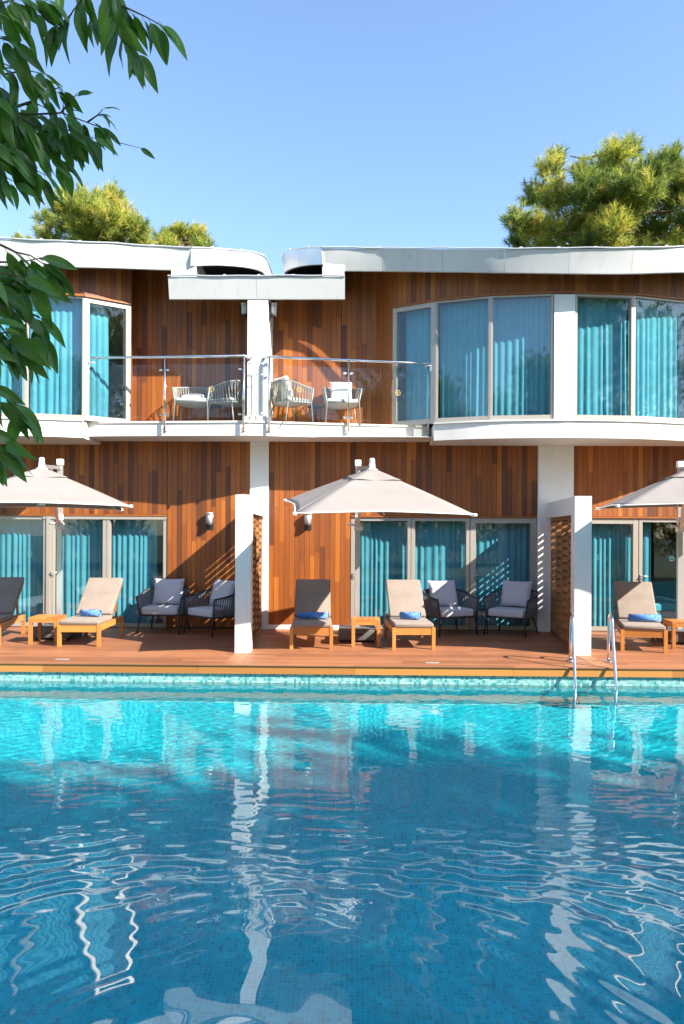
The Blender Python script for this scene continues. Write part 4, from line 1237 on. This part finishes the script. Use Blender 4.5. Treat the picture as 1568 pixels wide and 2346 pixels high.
tag(r, 'small dark table between the right balcony chairs', 'side table')
mb = MB(); mb.lathe([(0, 0.40), (0.16, 0.40), (0.165, 0.415), (0.16, 0.42), (0, 0.42)], 24); mb.build('table_top', M['dark'], r)
for a in range(3):
    mb = MB(); x, y = 0.12*math.cos(a*2.094 + 1.4), 0.12*math.sin(a*2.094 + 1.4); mb.tube([(x*1.1, y*1.1, 0), (x, y, 0.40)], 0.009, 6); mb.build('leg', M['dark'], r)
# teal sofa inside the open room
r = empty('sofa', (6.05, 15.3, 0.015), R(8)); tag(r, 'teal sofa with a cushion inside the dark open room', 'sofa')
mb = MB(); cushion(mb, -0.62, -0.40, -0.45, 0.45, 0.06, 0.62, 0.05); mb.build('armrest', M['sofa'], r)
mb = MB(); cushion(mb, -0.395, 1.4, -0.45, 0.2, 0.06, 0.26, 0.03); mb.build('base', M['sofa'], r)
mb = MB(); cushion(mb, -0.395, 0.5, -0.47, 0.2, 0.265, 0.44, 0.05); mb.build('seat_cushion', M['sofa'], r)
mb = MB(); cushion(mb, -0.395, 1.4, 0.2, 0.45, 0.06, 0.85, 0.06); mb.build('backrest', M['sofa'], r)
o = pillow((5.62, 15.15, 0.72), (R(-12), 0.2, R(20)), (0.40, 0.34), 0.06, M['sofa'], 'teal cushion on the sofa arm inside the dark room', 9, 'teal cushions indoors')
# pool ladder
r = empty('pool_ladder', (3.4, 10.6, 0)); tag(r, 'polished steel pool ladder at the deck edge', 'pool ladder')
for (x0, y0, x1, y1) in ((3.14, 10.64, 3.0, 9.93), (3.68, 10.60, 3.54, 9.89)):
    pts = []
    bx, by = x0 - 3.4, y0 - 10.6; ex, ey = x1 - 3.4, y1 - 10.6
    pts += [(bx, by, 0.0), (bx, by, 0.3), (bx, by - 0.01, 0.50)]
    for i in range(9):
        a = math.pi*i/8; c = 0.5 - 0.5*math.cos(a)
        pts.append((bx + (ex - bx)*0.42*c, by - 0.02 + (ey - by)*0.42*c, 0.56 + 0.15*math.sin(a)))
    pts += [(bx + (ex - bx)*0.60, by + (ey - by)*0.62, 0.30), (bx + (ex-bx)*0.86, by + (ey-by)*0.88, -0.10), (ex, ey, -0.30), (ex, ey - 0.0, -1.2)]
    mb = MB(); mb.tube(pts, 0.021, 12); rl = mb.build('rail', M['steel'], r)
    mb = MB(); mb.lathe([(0, 0.004), (0.055, 0.004), (0.055, 0.012), (0.03, 0.022), (0.022, 0.022)], 20, (bx, by, 0)); mb.build('flange', M['steel'], rl)
for z in (-0.55, -0.82, -1.09):
    mb = MB(); mb.box((3.0 - 3.4 + 0.02, -0.73, z), (3.54 - 3.4 - 0.02, -0.66, z + 0.03)); mb.build('step', M['steel'], r)
# small metal plates let into the deck
for X, Y, lab in ((-4.25, 10.42, 'small flat metal plate let into the deck at the left'), (1.1, 10.40, 'small flat metal plate let into the deck near the middle')):
    mb = MB(); mb.rbox((X - 0.10, Y - 0.03, 0.0), (X + 0.10, Y + 0.03, 0.010), 0.004); o = mb.build('deck_plate', M['greyalu']); tag(o, lab, 'deck fitting', 'metal plates in the deck')
SHADE = [(26.5, -3.2, 0.98, 0.4), (21.5, -3.4, 1.0, 2.2), (17.0, -3.0, 1.0, 3.9), (12.5, -3.3, 0.95, 5.2), (8.6, -3.6, 0.86, 1.1), (4.5, -15.5, 0.86, 2.9), (-2.0, -16.5, 0.84, 4.2), (-8.5, -16.0, 0.88, 0.9), (-15.5, -16.4, 0.86, 0.2), (13.0, -20.5, 0.84, 3.0), (7.6, -21.0, 0.8, 1.7), (1.2, -21.6, 0.78, 0.6), (-5.6, -21.0, 0.8, 2.4)]  # last entries: unseen back row added to block bright horizon mirrored in the panes
# ------------------------------------------------------------------ trees
CAMP = Vector((0, 0, 1.85)); TH, RO = R(1.1), 0.005
def at(x, y, D):
    """point at distance D in front of the viewpoint, for laying out the trees"""
    u, v = x - 784, y - 1222; u, v = u + RO*v, v - RO*u
    fw = Vector((-math.sin(TH), math.cos(TH), 0)); rt = Vector((math.cos(TH), math.sin(TH), 0))
    return CAMP + D*(fw + rt*(u/1660) + Vector((0, 0, -v/1660)))
def pine(name, base, lobes, label, seed, group, dens=1.0):
    """lobes: (centre, radius); needles in tufts on branchlets through each lobe"""
    r = np.random.RandomState(seed); rr = random.Random(seed)
    root = empty(name, base); tag(root, label, 'pine tree', group)
    B = Vector(base)
    top = max((c for c, _ in lobes), key=lambda c: c.z)
    cx = sum((c.x for c, _ in lobes)) / len(lobes); cyy = sum((c.y for c, _ in lobes)) / len(lobes)
    tip = Vector((cx, cyy, top.z - 0.3)) - B
    tp = [Vector((0, 0, -0.1)), Vector((tip.x*0.15, tip.y*0.2, tip.z*0.4)), Vector((tip.x*0.6, tip.y*0.6, tip.z*0.75)), tip]
    mb = MB(); mb.tube(tp, [0.26, 0.20, 0.11, 0.03], 9); mb.build('trunk', M['pinebark'], root)
    bmb = MB(); V = []; tone = []
    for (c, rad) in lobes:
        c = c - B
        zz = max(tip.z*0.45, c.z - rad*0.9); u = min(1, max(0.4, zz/tip.z))
        s0 = tp[1].lerp(tp[2], (u-0.4)/0.35) if u < 0.75 else tp[2].lerp(tp[3], (u-0.75)/0.25)
        m_ = s0.lerp(c, 0.5) + Vector((rr.uniform(-.2, .2), rr.uniform(-.2, .2), -0.15))
        bmb.tube([s0, m_, s0.lerp(c, 0.8)], [0.06, 0.04, 0.012], 6)
        lt = 0.50 + 0.14*r.randn()
        nt_ = int(300*dens*(rad/0.9)**2)
        for k in range(nt_):
            d = Vector(r.normal(size=3)).normalized()
            d.z = d.z*0.85 + 0.18
            q = rad*(0.25 + 0.95*rr.random()**0.75)
            p = c + d*q
            if k % 9 == 0: bmb.tube([c + d*q*0.25, p], [0.014, 0.006], 4, cap=False)
            ax_ = (d*0.6 + Vector((rr.uniform(-.3, .3), rr.uniform(-.3, .3), 0.55))).normalized()
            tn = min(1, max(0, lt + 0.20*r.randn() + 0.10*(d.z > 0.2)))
            for j in range(26):
                w = Vector(r.normal(size=3)); nd_ = (ax_*rr.uniform(0.2, 1.3) + w*0.55).normalized()
                L = rr.uniform(0.16, 0.30); st = p + ax_*rr.uniform(-0.16, 0.10)
                sd = nd_.cross(Vector((rr.uniform(-1, 1), rr.uniform(-1, 1), rr.uniform(-1, 1)))).normalized()*0.011
                V += [st - sd, st + sd, st + nd_*L]
                tone.append(min(1, max(0, tn + 0.1*rr.uniform(-1, 1))))
    bmb.build('branch', M['pinebark'], root)
    n = len(tone); me = bpy.data.meshes.new('crown')
    me.vertices.add(3*n); me.vertices.foreach_set('co', np.array([tuple(p) for p in V], dtype=np.float32).ravel())
    me.loops.add(3*n); me.loops.foreach_set('vertex_index', np.arange(3*n, dtype=np.int32))
    me.polygons.add(n); me.polygons.foreach_set('loop_start', np.arange(0, 3*n, 3, dtype=np.int32))
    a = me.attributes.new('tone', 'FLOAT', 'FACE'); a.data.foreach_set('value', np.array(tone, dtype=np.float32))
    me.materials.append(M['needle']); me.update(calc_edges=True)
    ob('crown', me, root)
    return root
def lob(lst, D, seed, spread=1.2, back=3):
    r = random.Random(seed); out = []
    for (x, y, rp) in lst:
        rad = 0.87*rp*D/1660
        out.append((at(x, y, D + r.uniform(-spread, spread)), rad))
    return out
GP = 'pines behind the building'
D = 23.0
right = [(1185,505,32),(1190,555,30),(1225,450,34),(1235,530,42),(1262,385,32),(1275,450,46),(1290,530,50),(1282,360,18),(1335,395,26),(1340,455,40),(1345,520,46),(1385,390,40),(1400,455,44),(1420,350,34),(1445,345,26),(1440,410,48),(1400,540,40),(1465,470,50),(1470,540,46),(1500,400,44),(1535,375,34),(1530,455,50),(1530,530,48),(1590,420,55),(1600,500,60),(1660,450,60),(1650,530,60),(1350,575,46),(1250,585,44),(1450,590,50),(1560,590,55)]
front = [(1345,430,40),(1390,470,46),(1425,430,42),(1440,490,46),(1480,440,44),(1400,520,44),(1500,500,46),(1540,420,44),(1310,480,40),(1360,395,30),(1470,390,34)]
LB = lob(right, D, 1) + lob(front[:6], D - 1.2, 8, 0.5)
pr_ = pine('pine_tree', tuple(at(1440, 1222, D).xy) + (0,), LB, 'large pine rising behind the right roof', 31, GP, 1.25)
D = 25.0
left = [(105,505,24),(112,545,30),(140,470,28),(150,450,18),(165,520,42),(195,460,30),(215,505,38),(235,465,26),(262,452,26),(270,500,38),(255,545,40),(310,525,32),(325,550,26),(190,560,40),(300,575,36),(120,585,36),(220,590,44)]
pl_ = pine('pine_tree', tuple(at(200, 1222, D).xy) + (0,), lob(left, D, 2, 0.9) + lob([(180,480,30),(215,490,34),(245,500,34),(190,530,34)], D - 1.0, 9, 0.3), 'yellow green pine rising behind the left roof', 32, GP, 1.4)
D = 26.5
small = [(375,548,22),(400,540,22),(420,532,20),(455,545,24),(440,560,24),(385,570,28),(465,575,26)]
pine('pine_tree', tuple(at(425, 1222, D).xy) + (0,), lob(small, D, 3, 0.6), 'small low pine top just right of the left pine', 33, GP, 1.6)
pine('pine_tree', tuple(at(55, 1222, 27).xy) + (0,), lob([(50,556,16),(60,570,20),(40,575,20)], 27, 4, 0.4), 'tip of a pine barely showing over the left roof edge', 34, GP, 1.5)
# pines on the near side of the pool, behind the viewpoint: they shade the water and show in the window panes
rs = random.Random(77); lobes = []
for k in range(58):
    z = 0.7 + 12.5*k/57; wd = 2.7*(1 - 0.6*(k/57)**2); a_ = rs.uniform(0, 6.28); q = wd*math.sqrt(rs.random())
    lobes.append((Vector((q*math.cos(a_), -30 + q*math.sin(a_), z)), rs.uniform(0.95, 1.4)))
near0 = pine('pine_tree', (0, -30, -0.06), lobes, 'x', 35, 'pines on the near side of the pool', 0.16)
ORD = ('tallest and farthest right', 'second from the right end', 'third from the right end', 'fourth from the right end', 'fifth from the right end', 'far one in the middle', 'far one left of the middle', 'far one near the left end', 'far one at the left end', 'added back row, small one at the right', 'added back row, second small one', 'added back row, third small one', 'added back row, small one at the left')
for k, (x, y, s_, rz) in enumerate(SHADE):
    c = near0 if k == 0 else copy_tree(near0)
    c.location = (x, y, -0.05); c.rotation_euler = (0, 0, rz); c.scale = (s_*1.1, s_*1.1, s_)
    tag(c, 'bushy pine across the pool mirrored in windows, ' + ORD[k], 'pine tree', 'pines on the near side of the pool')

# broad-leaved tree overhanging from the left: twigs with single leaves
tree = empty('broadleaf_tree', (-3.3, 1.0, 0)); tag(tree, 'dark green broad leaved tree overhanging the picture from the left', 'tree')
TB = Vector((-3.3, 1.0, 0))
mb = MB(); trunk_pts = [(0, 0, -0.05), (0.05, 0.05, 1.0), (-0.05, 0.15, 2.2), (0.1, 0.3, 3.4), (0.2, 0.4, 4.6)]
mb.tube(trunk_pts, [0.17, 0.14, 0.12, 0.09, 0.04], 12); mb.build('trunk', M['bark'], tree)
def leaf_mesh(seed):
    r = random.Random(seed); mb = MB(); L = 1.0; W = r.uniform(0.18, 0.215); droop = r.uniform(0.10, 0.38); fold = r.uniform(0.10, 0.35); twist = r.uniform(-0.5, 0.5)
    def fn(u, v):
        y = v; wv = W*(math.sin(math.pi*min(1, v*1.02)**0.85)**0.9) * (1 - 0.25*v)
        if v > 0.86: wv = W*0.30*((1 - v)/0.14)**0.8*1.0
        x = (2*u - 1)*wv; z = abs(2*u - 1)*wv*fold*1.5 - droop*v*v + 0.012*math.sin(11*v + u*2)
        a = twist*v
        return (x*math.cos(a) - z*math.sin(a)*0.3, y, z + x*math.sin(a))
    mb.grid(fn, 4, 9); mb.v = [(x*0.125, y*0.125, z*0.125) for x, y, z in mb.v]
    n0 = len(mb.v)
    mb.tube([(0, -0.018, 0.002), (0, -0.008, 0.001), (0, 0.001, 0)], 0.0009, 4)
    return mb.mesh('leaf', M['leaf'])
LM = [leaf_mesh(s) for s in range(8)]
rl = random.Random(5)
LEAVES = []
def put_leaf(p, d, sz, roll):
    """d: direction of the leaf from its stalk"""
    d = Vector(d).normalized(); up = Vector((rl.uniform(-.35, .35), -0.75 + rl.uniform(-.3, .3), 0.65))
    x = d.cross(up)
    x = x.normalized() if x.length > 1e-3 else Vector((1, 0, 0))
    z = x.cross(d); Rm = Matrix((x, d, z)).transposed().to_4x4()
    LEAVES.append((sz, Matrix.Translation(p - TB) @ Rm @ Matrix.Rotation(roll, 4, 'Y') @ Matrix.Diagonal((sz, sz, sz, 1)), rl.randrange(8), p))
def twig(pts, n, sz=1.0, r0=0.004, hang=0.75, tipleaf=True, start=0.0):
    """pts: (x, y, D) rows; n leaves along it"""
    P = [at(*p) for p in pts]
    tw_ = MB(); tw_.tube([p - TB for p in P], [r0*(1 - 0.7*i/(len(P)-1)) for i in range(len(P))], 6); tw_.build('twig', M['twig'], tree)
    cum = [0]
    for a, b_ in zip(P[:-1], P[1:]): cum.append(cum[-1] + (b_-a).length)
    for k in range(n):
        s = cum[-1]*(start + (1 - start)*(k + rl.uniform(0.2, 0.8))/n)
        i = 0
        while i < len(P) - 2 and s > cum[i+1]: i += 1
        p = P[i].lerp(P[i+1], (s - cum[i])/(cum[i+1] - cum[i])); td = (P[i+1] - P[i]).normalized()
        side = td.cross(Vector((0, 1, 0.2))).normalized()*(1 if k % 2 else -1)
        d = td*rl.uniform(0.25, 0.7) + side*rl.uniform(0.1, 0.6) + Vector((rl.uniform(-.2, .2), rl.uniform(-.45, .45), -hang*rl.uniform(0.6, 1.4)))
        put_leaf(p + d.normalized()*0.016, d, sz*rl.uniform(0.78, 1.15), rl.uniform(-0.7, 0.7))
    if tipleaf:
        td = (P[-1] - P[-2]).normalized(); put_leaf(P[-1], td + Vector((0.1, 0, -0.5)), sz, rl.uniform(-0.5, 0.5))
# upper boughs
twig([(-420, 60, 2.2), (-120, 20, 2.3), (90, -40, 2.4), (250, -60, 2.4)], 8, 1.0, 0.010)
twig([(190, -60, 2.4), (185, 0, 2.4), (160, 35, 2.4), (132, 58, 2.4)], 7, 1.0)
twig([(190, -20, 2.4), (205, 25, 2.42), (215, 50, 2.4)], 4, 0.62)
twig([(240, -60, 2.35), (275, 10, 2.38), (330, 36, 2.4), (372, 58, 2.42)], 11, 0.95)
twig([(262, -50, 2.3), (268, 40, 2.32), (282, 80, 2.35), (296, 108, 2.36)], 9, 0.9)
twig([(280, 60, 2.35), (300, 105, 2.36), (318, 125, 2.36)], 3, 0.95)
twig([(-60, -60, 2.3), (0, -10, 2.35), (45, 10, 2.35), (90, 22, 2.36)], 9, 0.7)
twig([(-60, -30, 2.2), (-10, 20, 2.25), (25, 40, 2.3)], 6, 0.85)
twig([(-80, 40, 2.25), (-20, 80, 2.3), (10, 90, 2.3), (35, 100, 2.3)], 6, 0.9)
# middle bough
twig([(-420, 330, 2.5), (-150, 280, 2.55), (0, 256, 2.6), (80, 230, 2.65), (100, 190, 2.7)], 8, 0.8, 0.011)
twig([(0, 256, 2.6), (70, 262, 2.62), (142, 258, 2.65), (232, 292, 2.7)], 22, 0.72, 0.006, 0.8)
twig([(232, 292, 2.7), (275, 327, 2.7), (322, 339, 2.72)], 0, 0.5, 0.0025)
twig([(40, 265, 2.6), (100, 300, 2.6), (170, 310, 2.62), (215, 316, 2.66)], 22, 0.8, 0.005, 1.0)
twig([(60, 240, 2.62), (110, 205, 2.65), (140, 200, 2.66), (150, 225, 2.68)], 9, 0.7)
twig([(10, 170, 2.55), (60, 160, 2.6), (98, 168, 2.62)], 9, 0.72)
twig([(140, 258, 2.65), (165, 225, 2.66), (178, 214, 2.66)], 3, 0.45, hang=0.2)
twig([(200, 280, 2.68), (225, 262, 2.68), (236, 250, 2.68)], 4, 0.5, hang=0.3)
twig([(-40, 180, 2.45), (0, 200, 2.48), (20, 240, 2.5)], 9, 0.9)
twig([(-30, 270, 2.5), (10, 300, 2.5), (40, 330, 2.5)], 10, 0.95)
twig([(-20, 365, 2.5), (35, 372, 2.5), (75, 385, 2.52), (105, 402, 2.55)], 13, 0.8)
twig([(90, 330, 2.58), (120, 360, 2.6), (150, 375, 2.62)], 9, 0.75)
twig([(-20, 380, 2.45), (5, 400, 2.48), (30, 415, 2.5)], 6, 0.7)
# lower bough
twig([(-380, 720, 2.0), (-120, 690, 2.05), (0, 694, 2.1), (40, 703, 2.12), (92, 728, 2.15)], 12, 0.85, 0.009)
twig([(-60, 590, 2.1), (0, 600, 2.12), (50, 600, 2.15), (95, 590, 2.18)], 11, 0.88)
twig([(0, 560, 2.1), (38, 578, 2.13), (70, 585, 2.16), (115, 615, 2.2)], 7, 0.88, hang=0.55)
twig([(-60, 640, 2.05), (0, 650, 2.08), (50, 655, 2.12)], 9, 0.9)
twig([(-50, 740, 2.0), (0, 745, 2.05), (30, 785, 2.08), (45, 800, 2.1)], 9, 0.9)
twig([(40, 700, 2.12), (75, 740, 2.14), (95, 770, 2.15)], 7, 0.9)
twig([(-60, 870, 2.0), (-10, 885, 2.05), (25, 915, 2.06), (50, 940, 2.08)], 7, 0.9, hang=0.6)
twig([(-70, 960, 2.0), (-20, 985, 2.02), (10, 1010, 2.04)], 4, 0.85, hang=0.6)
# filling twigs along the left side
twig([(-90, 110, 2.35), (-30, 130, 2.38), (20, 150, 2.4), (60, 170, 2.42)], 12, 0.9)
twig([(-90, 200, 2.4), (-20, 225, 2.42), (30, 262, 2.45), (60, 290, 2.46)], 14, 0.95)
twig([(-90, 300, 2.4), (-30, 320, 2.42), (20, 350, 2.45)], 12, 0.95)
twig([(-60, 10, 2.3), (10, 5, 2.35), (60, -10, 2.36), (110, 0, 2.36)], 10, 0.75)
twig([(100, 268, 2.6), (130, 290, 2.58), (160, 300, 2.58)], 9, 0.85, hang=1.1)
twig([(-90, 600, 2.0), (-30, 620, 2.05), (30, 630, 2.1), (80, 640, 2.12)], 9, 0.95)
twig([(-90, 780, 2.0), (-30, 770, 2.02), (20, 760, 2.05), (60, 775, 2.08)], 8, 0.98)
twig([(-90, 900, 1.95), (-30, 905, 2.0), (0, 920, 2.02)], 6, 0.95, hang=0.6)
twig([(-90, 1020, 1.95), (-40, 1010, 2.0), (-5, 1030, 2.02)], 5, 0.95, hang=0.6)

# the 300 leaves that show largest are single pieces, the rest of the foliage is one
def shown(q):
    p = q[3] - CAMP; D = p.y
    inside = p.x / D > -0.56 and p.z / D < 0.80
    return (1 if inside else 0, q[0] / D)
LEAVES.sort(key=shown, reverse=True)
lrest = MB()
for i, (sz, Mt, k, p) in enumerate(LEAVES):
    if i < 300:
        o = ob('leaf', LM[k], tree); o.matrix_local = Mt
    else:
        lrest.add([tuple(Mt @ v_.co) for v_ in LM[k].vertices], [tuple(f_.vertices) for f_ in LM[k].polygons], True)
if lrest.v:
    o = lrest.build('far_leaf', M['leaf'], tree); o['kind'] = 'stuff'
